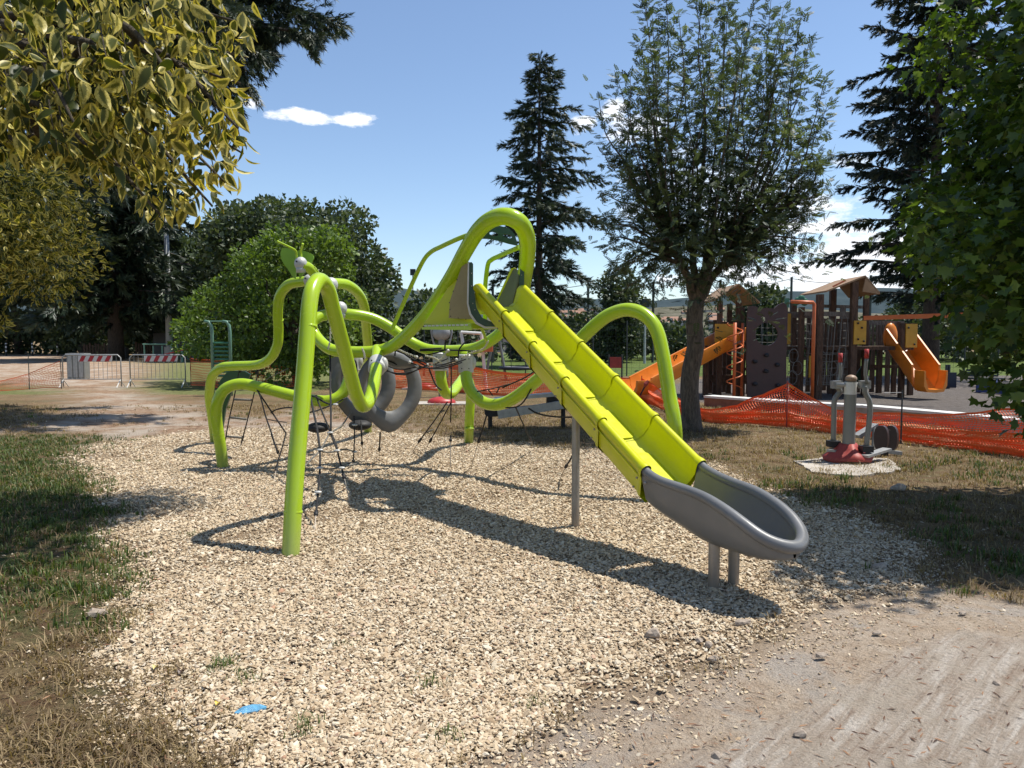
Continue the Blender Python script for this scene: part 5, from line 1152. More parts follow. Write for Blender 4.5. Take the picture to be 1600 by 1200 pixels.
# climbing nets
def cnet(u0, u1, v0, v1, y, nx_, nz_, tilt=0, mat='ropegrey', r_=.009):
    b1 = MB()
    for i in range(nx_+1):
        f = i/nx_; b1.tube([P(u0+(u1-u0)*f, v0, y), P(u0+(u1-u0)*f+tilt, (v0+v1)/2+2, y-.05), P(u0+(u1-u0)*f+tilt*2, v1, y-.1)], r_, 5)
    for j in range(nz_+1):
        v = v0+(v1-v0)*j/nz_; b1.tube([P(u0+tilt*2*j/nz_, v, y), P((u0+u1)/2+tilt*2*j/nz_, v+1.5, y-.03), P(u1+tilt*2*j/nz_, v, y)], r_, 5)
    stuff(b1.build('climbing_net', M[mat], pc))
cnet(1231, 1300, 541, 600, 21.2, 9, 6); cnet(1272, 1330, 500, 600, 20.6, 4, 2, -4); cnet(1232, 1325, 505, 540, 22.7, 10, 3); cnet(1172, 1225, 500, 545, 22.6, 6, 4)
# slides: orange troughs
def oslide(p0, p1, w, dep, name='slide_chute', lip=.35):
    d = (p1-p0); s = Vector((d.x, d.y, 0)).normalized(); sd = Vector((-s.y, s.x, 0)); rings = []
    for k in np.linspace(0, 1, 12):
        c = p0+d*k; 
        if k > .85: c = Vector((c.x, c.y, max(c.z, p1.z)))
        pr = [(-w, dep), (-w-.05, dep), (-w-.04, dep*.2), (-w*.8, -.06), (0, -.08), (w*.8, -.06), (w+.04, dep*.2), (w+.05, dep), (w, dep), (w*.95, dep*.5), (w*.7, .02), (0, 0), (-w*.7, .02), (-w*.95, dep*.5)]
        rings.append([c+sd*x+Vector((0, 0, z)) for x, z in pr])
    vs, fs, n = loft(rings); fs += [tuple(range(n)), tuple(range(len(vs)-n, len(vs)))]; b1 = MB(); b1.add(vs, fs); return b1.build(name, M['orangeplastic'], pc, 'sharp')
oslide(P(1150, 531, 21.3), P(1000, 612, 18.9), .34, .36); oslide(P(1000, 612, 18.9), P(978, 613, 18.6), .34, .30)
oslide(P(1405, 548, 21.4), P(1446, 606, 20.2), .36, .62); oslide(P(1446, 607, 20.2), P(1462, 609, 19.9), .36, .50)
MB().ball(P(1391, 526, 21.5), .26, 12, 8, (.8, .5, 1.5)).build('slide_hood', M['orangeplastic'], pc, True)
MB().plate([P(1345, 575, 21.8), P(1362, 545, 21.8), P(1356, 590, 21.8), P(1340, 600, 21.8), P(1334, 590, 21.8)], (0, .06, 0)).build('green_panel', M['darkgreen'], pc)
MB().plate([P(1104, 586, 21.9), P(1168, 586, 21.9), P(1166, 600, 21.9), P(1118, 602, 21.9)], (0, .08, 0)).build('boat_panel', M['wood'], pc)
# busier timberwork and ropes inside the castle
rc = random.Random(21)
for (u, v0, v1, y) in [(1180, 545, 618, 22.5), (1190, 545, 618, 23), (1243, 500, 618, 23.4), (1262, 495, 616, 23.2), (1287, 500, 616, 23.8), (1305, 545, 618, 21.4), (1340, 545, 618, 22.9), (1362, 545, 616, 23.1), (1386, 508, 614, 23.2), (1396, 545, 614, 22.2), (1131, 545, 616, 23.0), (1109, 545, 615, 22.6), (1160, 545, 617, 21.4)]:
    x = P(u, 600, y).x; MB().box((x-.055, y-.055, -.03), (x+.055, y+.055, P(u, v0, y).z)).build('post', M['wood'], pc)
for (u0, v0, u1, v1, y) in [(1102, 504, 1152, 506, 22.2), (1170, 545, 1230, 545, 22.5), (1236, 520, 1300, 521, 22.9), (1236, 560, 1300, 561, 23.1), (1278, 478, 1350, 480, 22.4), (1300, 575, 1372, 576, 22.9), (1352, 520, 1424, 522, 22.6), (1278, 500, 1331, 501, 20.5), (1354, 572, 1410, 573, 21.9), (1102, 575, 1168, 577, 22.8)]: MB().beam(P(u0, v0, y), P(u1, v1, y), .07, .09).build('rail', M[rc.choice(['wood', 'woodgrey'])], pc)
for k in range(9): u = 1240+k*7.2; MB().beam(P(u, 508, 23.0), P(u+1, 542, 23.0), .075, .03).build('slat', M[rc.choice(['wood', 'woodgrey', 'wood'])], pc)
for k in range(6): u = 1282+k*8.4; MB().beam(P(u, 503, 20.9), P(u-1, 540, 20.9), .05, .03).build('slat', M['wood'], pc)
for k in range(7): u = 1262+k*9.5; MB().tube([P(u+6, 496, 20.45), P(u+2, 545, 20.4), P(u-4, 602, 20.3)], .012, 5).build('rope', M['ropegrey'], pc)
for k in range(5): v = 552+k*11; MB().tube([P(1262-k, v, 20.4), P(1290, v+2, 20.38), P(1325-k, v, 20.4)], .009, 5).build('rope', M['ropegrey'], pc)
for (u, v) in ((1284, 560), (1301, 575), (1316, 553), (1240, 556), (1246, 575), (1238, 590)):
    c = P(u, v, 20.5); MB().tube([(c.x+.13*math.cos(a), c.y, c.z+.19*math.sin(a)) for a in np.linspace(0, 2*math.pi, 11)], .012, 5, False).build('rope_loop', M['ropegrey'], pc)
for (u, v, y) in ((1341, 505, 20.26), (1347, 512, 20.26), (1341, 530, 20.26), (1350, 533, 20.26), (1420, 512, 20.68), (1429, 538, 20.68), (1122, 512, 20.86), (1145, 532, 20.86)): MB().ball(P(u, v, y), .03, 6, 4).build('bolt_cap', M['black'], pc)
# low kerb wall with a white coping in front
a0, a1, a2 = G(1108, 636), G(1190, 642), G(1268, 652)
kw = thing('kerb_wall', 'low brick kerb wall with a bright white coping behind the orange netting', 'wall', tuple(a0))
b0, b1_, = G(1352, 652), G(1578, 676)
q = [G(1106, 634), G(1255, 646), G(1352, 652), G(1470, 664), G(1580, 676), G(1800, 702)]
for i in range(len(q)-1):
    a, b_ = q[i], q[i+1]; hh_ = .26; dd = (b_-a).normalized(); sd = Vector((-dd.y, dd.x, 0))*.15
    MB().plate([a-sd+Vector((0, 0, -.03)), b_-sd+Vector((0, 0, -.03)), b_+sd+Vector((0, 0, -.03)), a+sd+Vector((0, 0, -.03))], (0, 0, hh_-.03)).build('wall', paint('brick_face', (.26, .12, .075), .8, 0, .2, 8, .2) if i == 0 else M['concrete'], kw)
    MB().plate([a-sd*1.25+dd*.01+Vector((0, 0, hh_-.055)), b_-sd*1.25-dd*.01+Vector((0, 0, hh_-.055)), b_+sd*1.25-dd*.01+Vector((0, 0, hh_-.055)), a+sd*1.25+dd*.01+Vector((0, 0, hh_-.055))], (0, 0, .05)).build('coping', M['white'], kw)
# board, bench, sandbox, notice on the field edge
y = 24.5; a, b_ = P(1468, 606, y), P(1495, 582, y); o = thing('dark_board', 'square dark navy board on two short posts right of the orange slide', 'board', (a.x, y, 0)); MB().box((a.x, y, a.z), (b_.x, y+.06, b_.z)).build('panel', M['navy'], o)
for u in (1481, 1485): x = P(u, 600, y).x; MB().tube([(x, y+.1, 0), (x, y+.1, P(u, 570, y).z)], .04, 8).build('post', M['darkpole'], o)
y = 25.5; o = thing('park_bench', 'dark slatted park bench facing the sandbox under the right tree', 'bench', tuple(G(1535, 603)))
x0, x1 = P(1518, 600, y).x, P(1566, 600, y).x
for k in range(4): z = P(1540, 579+k*4.2, y).z; MB().box((x0, y+.3-k*.03, z-.035), (x1, y+.33-k*.03, z+.035)).build('back_slat', M['darkpole'], o)
for k in range(3): z = P(1540, 592, y).z; MB().box((x0, y-.15+k*.13, z), (x1, y-.04+k*.13, z+.035)).build('seat_slat', M['darkpole'], o)
for x in (x0+.15, x1-.15): MB().tube([(x, y-.2, 0), (x, y, P(1540, 592, y).z)], .03, 6).build('leg', M['black'], o); MB().tube([(x, y+.4, 0), (x, y+.05, P(1540, 592, y).z-.02)], .03, 6).build('leg', M['black'], o)
a = G(1528, 613); o = thing('sandbox', 'low blue edged sandbox frame under the right maple', 'sandbox', tuple(a)); b_ = G(1625, 621); c = G(1640, 611)
for p0, p1 in ((a, b_), (a, G(1555, 606)), (b_, c)): MB().beam(p0+Vector((0, 0, .14)), p1+Vector((0, 0, .14)), .12, .26).build('side_board', M['blue'], o)
y = 29; a, b_ = P(953, 575, y), P(971, 558, y); o = thing('notice_board', 'small square red brown notice on two dark posts before the field', 'sign', (a.x, y, 0)); MB().box((a.x, y, a.z), (b_.x, y+.04, b_.z)).build('panel', M['redrust'], o)
for x in (a.x-.03, b_.x+.03): MB().tube([(x, y+.06, 0), (x, y+.06, b_.z+.1)], .035, 6).build('post', M['darkpole'], o)
MB_ = None
g_ = G(1012, 648); o = thing('marker_stake', 'dark club shaped stake leaning out of the orange netting near the bent pipe', 'stake', tuple(g_)); MB().tube([P(1000, 618, 16.3), P(1008, 603, 16.3)], .018, 6).build('shaft', M['black'], o); MB().tube([P(1007, 605, 16.3), P(1009, 600, 16.3), P(1013, 595, 16.3)], [.02, .05, .03], 8).build('head', M['redrust'], o)
# ================================================================== TREES
def limb(a, b_, r0, r1, wig=.08, n=6, seed=0):
    r = random.Random(seed); L_ = (b_-a).length; pts = []
    for i in range(n+1):
        f = i/n; pts.append(a.lerp(b_, f)+Vector((r.uniform(-1, 1), r.uniform(-1, 1), r.uniform(-.6, .6)))*L_*wig*math.sin(math.pi*f))
    s = spl([(*p_, r0+(r1-r0)*i/n) for i, p_ in enumerate(pts)], 2); return [a_[:3] for a_ in s], [float(a_[3]) for a_ in s]
def tree(name, label, base, group=None): return thing(name, label, 'tree', tuple(base), group)
def leaves(pos, dirs, size, mat, tmpl='quad', name='crown', parent=None, up=None, st=True):
    tv, tf, te = {'quad': (QUAD_V, QUAD_F, None), 'leaf': (LEAF_V, LEAF_F, LEAF_E), 'maple': (MAPLE_V, MAPLE_F, None)}[tmpl]
    rot = frames(dirs, up); V_, F_, C_ = scatter(tv, tf, pos, rot, np.asarray(size)[:, None]*np.ones((1, 3)), None, te)
    o = add(name, mesh(name, V_, F_, mat, False, C_), parent)
    if st: stuff(o)
    return o
def clump_crown(clumps, per, size, mat, parent, tmpl='quad', hollow=.55, droop=-.1, squash=.8):
    """clumps: (x, y, z, r); leaves sit in the outer shell of each clump, pointing outwards"""
    P_, D_ = [], []
    for (x, y, z, r) in clumps:
        k = int(per*r*r); d = rng.normal(size=(k, 3)); d /= np.linalg.norm(d, axis=1, keepdims=True); rad = r*(hollow+(1-hollow)*rng.random((k, 1))**.6)
        bump_ = 1+.22*np.sin(d[:, :1]*7+x*3)*np.cos(d[:, 1:2]*6+z*2)
        P_.append(np.array([x, y, z])+d*rad*bump_*[1, 1, squash]); D_.append(d*.8+rng.normal(size=(k, 3))*.6+[0, 0, droop])
    P_, D_ = np.concatenate(P_), np.concatenate(D_); keep = P_[:, 2] > .1
    P_, D_ = P_[keep], D_[keep]
    return leaves(P_, D_, size*(.7+.6*rng.random(len(P_))), mat, tmpl, 'crown', parent)
def poly_clumps(poly, y0, y1, n, r0, r1, seed=0, edge=True):
    """clump centres filling a pixel outline between two distances"""
    r = np.random.default_rng(seed); us = [a for a, _ in poly]; vs_ = [b for _, b in poly]; out = []
    while len(out) < n:
        u, v = r.uniform(min(us), max(us)), r.uniform(min(vs_), max(vs_)); y = r.uniform(y0, y1); rad = r.uniform(r0, r1)
        if not inpoly(np.array([u]), np.array([v]), poly)[0]: continue
        px = rad*F/y*.55; ok = all(inpoly(np.array([u+px*a]), np.array([v+px*b]), poly)[0] for a, b in ((1, 0), (-1, 0), (0, -1), (0, 1)))
        if not ok and r.random() < .93: continue
        c = P(u, v, y)
        if c.z < rad*.5: continue
        out.append((c.x, c.y, c.z, rad))
    return out
def branchy(o, base, r, top, clumps, mat, k=14, seed=0, r1=.3):
    b1 = MB(); a, rs = limb(Vector(base)+Vector((0, 0, -.1)), Vector(top), r, r*r1, .03, 6, seed); b1.tube(a, rs, 10); b1.build('trunk', mat, o, True)
    rd = random.Random(seed); cs = rd.sample(clumps, min(k, len(clumps)))
    for i, c in enumerate(cs):
        f = rd.uniform(.35, .95); s = Vector(base).lerp(Vector(top), f); a, rs = limb(s, Vector(c[:3]), r*.38*(1.1-f*.5), r*.06, .10, 5, seed+i); MB().tube(a, rs, 6).build('limb', mat, o, True)
# --- ash in front of the field
g_ = G(1078, 672); ash = tree('ash_tree', 'many stemmed ash with upright shoots standing right of the slide', g_)
tp = P(1090, 450, g_.y)
a, rs = limb(g_+Vector((0, 0, -.1)), P(1088, 470, g_.y), .17, .14, .02, 6, 3); rs[0] = .27; rs[1] = .20; MB().tube(a, rs, 14).build('trunk', M['bark'], ash, True)
rd = random.Random(4); sh = []
TOPS = [(1005, -10, 0), (1040, -30, .6), (1100, -35, -.5), (1140, -10, .3), (1180, -15, -.4), (1225, 10, .5), (1253, 15, 0), (1290, 120, -.3), (1280, 200, .6), (1215, 60, -1), (1060, 20, -1), (1000, 60, .9), (985, 120, -.7), (960, 110, .5), (975, 200, .2), (1150, 40, 1), (1110, 60, -1.2), (1240, 100, 1), (1195, 110, -1.1), (1070, 100, 1.2), (1030, 80, -.4), (1130, -50, 1.4), (1160, 60, -1.6), (1265, 60, .9), (1270, 270, .4), (1295, 160, .7),
 (1018, 10, 1.5), (1085, -20, 1.6), (1205, -5, 1.5), (1170, 90, .2), (1240, 180, -1.0), (995, 160, 1.2), (1200, 170, .9), (1100, 140, .4), (1045, 170, -1.3), (1290, 250, -.2), (1230, 40, -1.3), (1010, 110, -.9)]
LOW = [(938, 300, .2), (930, 345, -.3), (948, 235, .6), (952, 430, -.3), (972, 455, .2), (1305, 240, .5), (1285, 400, .2), (1255, 430, -.2), (1010, 300, .9), (985, 260, -.9), (1240, 270, 1.1), (950, 340, .5), (965, 290, -.5), (945, 385, -.2), (985, 400, .8), (1000, 440, -.4), (955, 415, .6), (1290, 330, .4), (1268, 375, -.4), (1240, 400, .5), (1200, 430, -.6), (1165, 440, .5), (1300, 290, 0), (1020, 455, .4), (1270, 300, .8), (1225, 350, -1), (980, 330, 1.2), (1010, 380, -1.3), (1130, 465, -1.0), (1060, 440, -1.2), (1250, 330, 1.0), (960, 250, .3), (935, 150, .2), (1180, 400, -1.4), (1150, 350, 1.6), (1100, 380, -1.6), (1045, 350, 1.4)]
mains = [P(1060, 400, g_.y-.2), P(1085, 390, g_.y+.3), P(1115, 395, g_.y-.3), P(1140, 400, g_.y+.1), P(1100, 420, g_.y+.5)]
crot = P(1088, 474, g_.y); mb = MB()
for i, m_ in enumerate(mains):
    a, rs = limb(crot, m_, .085, .055, .05, 4, i); MB().tube(a, rs, 9).build('limb', M['bark'], ash, True)
tw = MB(); LP, LD, LS = [], [], []
for i, (u, v, dy) in enumerate(TOPS+LOW):
    low = i >= len(TOPS); e = P(u, v, g_.y+dy*.9); s = min(mains, key=lambda q: abs(q.x-(e.x*.5+crot.x*.5)))
    s = crot.lerp(s, rd.uniform(.75, 1))
    midp = s.lerp(e, .45); midp.x += (e.x-s.x)*(.22 if not low else .05); midp.z -= 0 if not low else -.25
    m4 = midp.lerp(e, .5)+Vector((rd.gauss(0, .09), rd.gauss(0, .09), 0)); midp = midp+Vector((rd.gauss(0, .1), rd.gauss(0, .1), 0)); s_ = spl([(*s, .028), (*midp, .017), (*m4, .010), (*e, .004)], 6); tw.tube([q[:3] for q in s_], [float(q[3]) for q in s_], 6)
    n = int((e-s).length*(42 if not low else 44)); arr = np.array([q[:3] for q in s_])
    for k in range(n):
        f = rd.uniform(.04, 1); x_ = f*(len(arr)-1); i0 = int(min(x_, len(arr)-2)); p0 = arr[i0]+(arr[i0+1]-arr[i0])*(x_-i0); t_ = arr[i0+1]-arr[i0]; t_ = t_/np.linalg.norm(t_)
        spread = .34*(1-f)**.6+.03; off = np.array([rd.gauss(0, 1), rd.gauss(0, 1), rd.gauss(0, .6)])*spread*.65
        d = np.array([rd.gauss(0, 1), rd.gauss(0, 1), rd.gauss(0, .45)]); d /= np.linalg.norm(d)+1e-9
        LP.append(p0+off); LD.append(d+t_*.55+np.array([0, 0, -.1])); LS.append(rd.uniform(.13, .225)*(1-.2*f))
tw.build('twigs', M['bark'], ash, True)
for k in range(2300):                       # dense inner crown
    q = P(rd.gauss(1112, 70), rd.gauss(330, 80), g_.y+rd.gauss(0, .75)); LP.append(np.array(q)); LD.append(np.array([rd.gauss(0, 1), rd.gauss(0, 1), rd.gauss(0, .7)])); LS.append(rd.uniform(.12, .19))
pv, pf = pinnate(); V_, F_, C_ = scatter(pv, pf, np.array(LP), frames(np.array(LD), [0, 0, 1]), np.array(LS)[:, None]*1.05*np.ones((1, 3)))
stuff(add('crown', mesh('crown', V_, F_, M['leafash'], False, C_), ash))
# --- conifers
def conifer(name, label, base, H, prof_, r0, mat, nb=60, tlen=.55, droop=.25, per=26, z0=.1, seed=0, group=None, left=None, needle=.05, w=.03, up=.1):
    """prof_(f, side) gives the branch reach at height fraction f"""
    o = tree(name, label, base, group); r = random.Random(seed); B = Vector(base)
    MB().tube([B+Vector((0, 0, -.1)), B+Vector((0, 0, H*.3)), B+Vector((0, 0, H*.98))], [r0, r0*.75, r0*.1], 10).build('trunk', M['barkdark'], o, True)
    tvs = [tuft(per, .62, w, .55, s_) for s_ in range(3)]; PP, DD, SS = [], [], []; bb = MB()
    for i in range(nb):
        f = z0+(1-z0)*((i+r.random())/nb)**.92; az_ = i*2.399+r.uniform(-.4, .4); Lb = prof_(f, math.cos(az_))*r.choice([r.uniform(.5, .8), r.uniform(.8, 1.1), r.uniform(1, 1.25)]); up_ = up*r.uniform(.3, 1.8); dr_ = droop*r.uniform(.6, 1.5)
        st_ = B+Vector((0, 0, H*f)); d = Vector((math.cos(az_), math.sin(az_), 0)); pts = []
        for k in range(7):
            g = k/6; pts.append(st_+d*Lb*g+Vector((0, 0, Lb*(up_*g-dr_*g*g))))
        bb.tube(pts, [max(.012, .05*(1-k/6.5)*Lb/3) for k in range(7)], 5, False)
        nt = max(3, int(Lb/tlen*3.4))
        for k in range(nt):
            g = .12+.88*(k+r.random())/nt; j = min(5, int(g*6)); p0 = pts[j].lerp(pts[j+1], g*6-j); sd = Vector((-d.y, d.x, 0))
            for sg in (-1, 1):
                Lt = tlen*(.55+.9*(1-g))*r.uniform(.7, 1.2)*min(1, .5+Lb/3); dd = (sd*sg*r.uniform(.2, 1)+d*.75+Vector((0, 0, r.uniform(-1.1, .15)))).normalized()
                m2 = max(1, int(Lt/(tlen*.6))) 
                for q in range(m2): PP.append(p0+dd*Lt*q*.7/m2); DD.append(dd); SS.append(Lt/m2*1.25)
        for q in range(2): PP.append(pts[5]); DD.append(d+Vector((r.uniform(-.3, .3), r.uniform(-.3, .3), -.25+.3*q))); SS.append(tlen*.9)
    for q in range(nb*3): f = r.uniform(z0*.8, .97); q_ = r.uniform(.05, .24)*prof_(f, 0); a_ = r.uniform(0, 6.283); PP.append(B+Vector((q_*math.cos(a_), q_*math.sin(a_), H*f))); DD.append(Vector((math.cos(a_), math.sin(a_), r.uniform(-.8, .3)))); SS.append(tlen*1.1)
    for q in range(14): PP.append(B+Vector((0, 0, H*(.88+.12*q/14)))); DD.append(Vector((r.gauss(0, .5), r.gauss(0, .5), .9))); SS.append(tlen*.7)
    PP, DD, SS = np.array(PP), np.array(DD), np.array(SS); pick = rng.integers(0, 3, len(PP)); parts = []
    for s_ in range(3):
        q = pick == s_; tv, tf = tvs[s_]; parts.append(scatter(tv, tf, PP[q], frames(DD[q]), SS[q][:, None]*np.ones((1, 3))))
    V_, F_, C_ = cat(parts); stuff(bb.build('limbs', M['barkdark'], o)); stuff(add('crown', mesh('crown', V_, F_, mat, False, C_), o)); return o
g_ = G(842, 573); Hc = P(825, 83, g_.y).z
def pf1(f, c):
    R_ = np.interp(f, [.1, .28, .42, .5, .6, .7, .8, .9, 1], [2.5, 3.3, 3.6, 3.2, 2.9, 2.6, 1.9, 1.1, .3])
    return R_*(1.12 if c > 0 else .92)
conifer('cedar_tree', 'tall dark cedar with drooping layered branches behind the great loop', (g_.x-.0, g_.y, 0), Hc, pf1, .30, M['needle'], 104, .72, .42, 32, .04, 12, w=.036, up=.34)
g_ = G(1452, 592); 
def pf2(f, c): return np.interp(f, [.15, .3, .45, .6, .8, 1], [3.9, 4.3, 4.1, 3.7, 3.2, 2.2])
conifer('fir_tree', 'very dark fir with thick trunk and stiff level branches behind the right maple', (g_.x, g_.y, 0), 17, pf2, .36, M['needledark'], 110, .55, .16, 34, .17, 5, w=.045, up=.22)
# distant conifer at left, trunk visible by the barrier
g_ = G(182, 562)
def pf3(f, c): return np.interp(f, [.1, .25, .5, .8, 1], [8, 8.5, 7, 4.5, 1])
conifer('cedar_tree', 'broad dark cedar whose thick trunk shows above the striped barriers', (g_.x, g_.y, 0), 19, pf3, .62, M['needle'], 110, 1.5, .16, 26, .16, 8, w=.05, up=.05)
g_ = Vector((-13.5, 17, 0))
# big overhead cedar: trunk out of frame, boughs reaching over the path
oc = tree('cedar_tree', 'large cedar bough reaching into the sky at the upper left', g_); MB().tube([g_+Vector((0, 0, -.1)), g_+Vector((0, 0, 8)), g_+Vector((.5, 0, 15))], [.55, .42, .12], 12).build('trunk', M['barkdark'], oc, True)
tvs = [tuft(34, .60, .026, .6, s_) for s_ in range(3)]; PP, DD, SS = [], [], []; r = random.Random(3)
ends = [P(548, 38, 15.5), P(525, 5, 16), P(470, -30, 16.5), P(420, 75, 15.5), P(400, 110, 16), P(490, 30, 16), P(400, 30, 15), P(500, -60, 17), P(385, 150, 17), P(330, 60, 16), P(360, -40, 15), P(260, 30, 17), P(200, -100, 15), P(450, -150, 17), P(300, -150, 16), P(100, -150, 18), P(380, 100, 18), P(200, 120, 17), P(100, 150, 16.5), P(60, 230, 17), P(160, 260, 18), P(240, 230, 17.5), P(486, 50, 15.8)]
for i, e in enumerate(ends):
    s = g_+Vector((0, 0, min(13, max(4.5, e.z-.6+r.uniform(-.5, .5))))); e = e+Vector((0, r.uniform(-1, 1), -.25)); mid = s.lerp(e, r.uniform(.45, .65))+Vector((0, r.uniform(-.6, .6), r.uniform(.5, 1.3))); m3 = mid.lerp(e, .6)+Vector((0, 0, r.uniform(.05, .4))); s_ = spl([(*s, .12), (*mid, .07), (*m3, .04), (*e, .012)], 7)
    MB().tube([q[:3] for q in s_[:-5]], [float(q[3]) for q in s_[:-5]], 6).build('limb', M['barkdark'], oc, True); arr = [Vector(q[:3]) for q in s_]; n = int((e-s).length*12)
    for k in range(n):
        f = .2+.8*(k/n); x_ = f*(len(arr)-1); i0 = int(min(x_, len(arr)-2)); p0 = arr[i0].lerp(arr[i0+1], x_-i0); t_ = (arr[i0+1]-arr[i0]).normalized(); sd = Vector((-t_.y, t_.x, 0)).normalized()
        for sg in (-1, 1):
            Lt = (.35+.75*(1-f))*r.choice([.4, .8, 1.1, 1.5]); dd = (sd*sg*r.uniform(.1, 1)+t_*.6+Vector((0, 0, r.uniform(-1.6, .35)))).normalized(); m2 = max(1, int(Lt/.22))
            for q in range(m2): PP.append(p0+dd*Lt*q/m2); DD.append(dd+Vector((0, 0, r.uniform(-.3, 0)))); SS.append(.42)
PP, DD, SS = np.array(PP), np.array(DD), np.array(SS); uvc = np.array([proj(*(p_+.2*d_)) for p_, d_ in zip(PP, DD)])
okp = (uvc[:, 0] < 385) | (uvc[:, 1] < 0) | inpoly(uvc[:, 0], uvc[:, 1], [(384, -5), (552, -5), (556, 58), (535, 62), (508, 56), (494, 96), (476, 72), (455, 58), (434, 72), (428, 112), (432, 140), (412, 150), (398, 195), (384, 190)])
PP, DD, SS = PP[okp], DD[okp], SS[okp]; pick = rng.integers(0, 3, len(PP)); parts = [scatter(tvs[s_][0], tvs[s_][1], PP[pick == s_], frames(DD[pick == s_]), SS[pick == s_][:, None]*np.ones((1, 3))) for s_ in range(3)]
V_, F_, C_ = cat(parts); stuff(add('crown', mesh('crown', V_, F_, M['needle'], False, C_), oc))
# --- broadleaf trees in the middle and far distance
def leafy(name, label, base_px, poly, ydep, n, r0, r1, per, size, mat, trunk=.2, topf=.6, seed=0, k=10, group=None, bark='barkdark', base=None):
    g_ = G(*base_px) if base is None else Vector(base); o = tree(name, label, g_, group); y0, y1 = g_.y-ydep, g_.y+ydep
    cl = poly_clumps(poly, y0, y1, n, r0, r1, seed); zs = [c[2] for c in cl]; tz = min(zs)+(max(zs)-min(zs))*topf; xm = sum(c[0] for c in cl)/len(cl)
    branchy(o, g_, trunk, (g_.x*.6+xm*.4, g_.y, tz), cl, M[bark], k, seed); clump_crown(cl, per, size, M[mat], o); return o
leafy('maple_tree', 'bright green bushy maple standing behind the left arches', (465, 601), [(268, 545), (280, 490), (300, 455), (350, 430), (340, 412), (362, 402), (362, 372), (385, 378), (400, 348), (420, 360), (440, 334), (462, 356), (482, 334), (500, 356), (522, 336), (545, 360), (560, 372), (556, 400), (572, 430), (570, 500), (560, 560), (520, 598), (460, 612), (400, 600), (330, 560), (290, 565)], 2.2, 190, .28, .62, 620, .15, 'leafbright', .16, .5, 1, 14)
leafy('oak_tree', 'wide grey green oak crown rising behind the bright maple', (440, 562), [(312, 560), (300, 470), (325, 400), (322, 350), (345, 325), (395, 312), (450, 312), (490, 318), (535, 318), (565, 345), (600, 375), (620, 410), (622, 470), (618, 520), (600, 560)], 6, 105, 1.3, 2.3, 150, .38, 'leafbroad', .5, .55, 2, 12)
leafy('poplar_tree', 'small round topped tree standing alone before the hills left of the ash', (965, 566), [(938, 560), (930, 500), (942, 470), (936, 440), (950, 420), (972, 416), (990, 425), (996, 450), (990, 480), (1000, 520), (1000, 560)], 1.5, 34, .8, 1.2, 240, .26, 'leaffar', .25, .6, 3)
DK = [  # label, base, outline, half depth, clumps
 ('dark dense tree behind the far left bollards', (30, 553), [(-120, 552), (-150, 300), (-60, 200), (40, 215), (90, 300), (95, 450), (90, 548)], 7, 60),
 ('dark tree standing between bollards and cedar trunk', (130, 554), [(60, 550), (60, 400), (80, 280), (130, 230), (180, 260), (200, 400), (180, 545)], 6, 55),
 ('dense tree filling the gap right of the cedar trunk', (225, 556), [(180, 552), (180, 420), (200, 330), (240, 300), (270, 330), (285, 400), (300, 470), (290, 548)], 4, 45),
 ('grey green tree between lamp post and bright maple', (300, 557), [(262, 550), (262, 400), (280, 365), (310, 360), (335, 400), (345, 480), (330, 550)], 4, 34),
 ('dark far tree outside the left edge of the sky', (-180, 553), [(-400, 550), (-420, 250), (-300, 120), (-150, 150), (-90, 300), (-80, 550)], 8, 50)]
for i, (lb, bpx, poly, dp, n) in enumerate(DK): leafy('broadleaf_tree', lb, bpx, poly, dp, n, 1.6, 2.6, 95, .5, 'leafbroad', .45, .5, 20+i, 6)
FT = [('black green hedge mass behind the far kerb at left', (40, 552), [(-300, 556), (-300, 440), (-100, 420), (60, 430), (160, 440), (300, 470), (330, 500), (340, 556)], 3, 70), ('dark bush mass below the cedar and left of the field', (740, 563), [(610, 562), (608, 490), (640, 470), (660, 452), (680, 465), (700, 500), (770, 515), (780, 562)], 4, 34),
 ('low green trees right of the cedar trunk', (880, 563), [(800, 562), (800, 520), (860, 505), (900, 502), (920, 512), (925, 535), (925, 562)], 4, 24),
 ('dark tree row behind the barn and bent pipe', (1045, 560), [(935, 550), (940, 530), (980, 518), (1020, 515), (1050, 512), (1090, 525), (1120, 530), (1130, 558), (1060, 556), (1020, 540)], 5, 26),
 ('green tree showing above the play castle board', (1190, 560), [(1150, 560), (1150, 480), (1170, 458), (1192, 452), (1212, 465), (1222, 500), (1230, 560)], 4, 24),
 ('dark trees seen through the play castle posts', (1310, 558), [(1225, 558), (1225, 520), (1260, 510), (1320, 512), (1380, 500), (1390, 558)], 6, 30),
 ('dark blue green trees at the field edge left of the bench', (1500, 562), [(1390, 562), (1385, 500), (1420, 470), (1470, 465), (1520, 480), (1560, 500), (1600, 500), (1610, 562)], 7, 40),
 ('dense tree wall beyond the right edge of the field', (1720, 562), [(1580, 562), (1590, 440), (1640, 380), (1750, 340), (1880, 380), (1950, 562)], 8, 40)]
for i, (lb, bpx, poly, dp, n) in enumerate(FT): leafy('far_tree', lb, bpx, poly, dp, n, 1.1, 1.9, 110, .42, 'leaffar', .3, .5, 40+i, 5)
hd = thing('hedge', 'low black green hedge running behind the bollards at far left', 'hedge', (-48, 84, 0)); clump_crown([(x+rng.normal()*.3, 84+rng.normal()*.8, .9+.5*rng.random(), 1.5+.4*rng.random()) for x in np.arange(-110, -14, 1.5)], 100, .4, M['leafbroad'], hd)
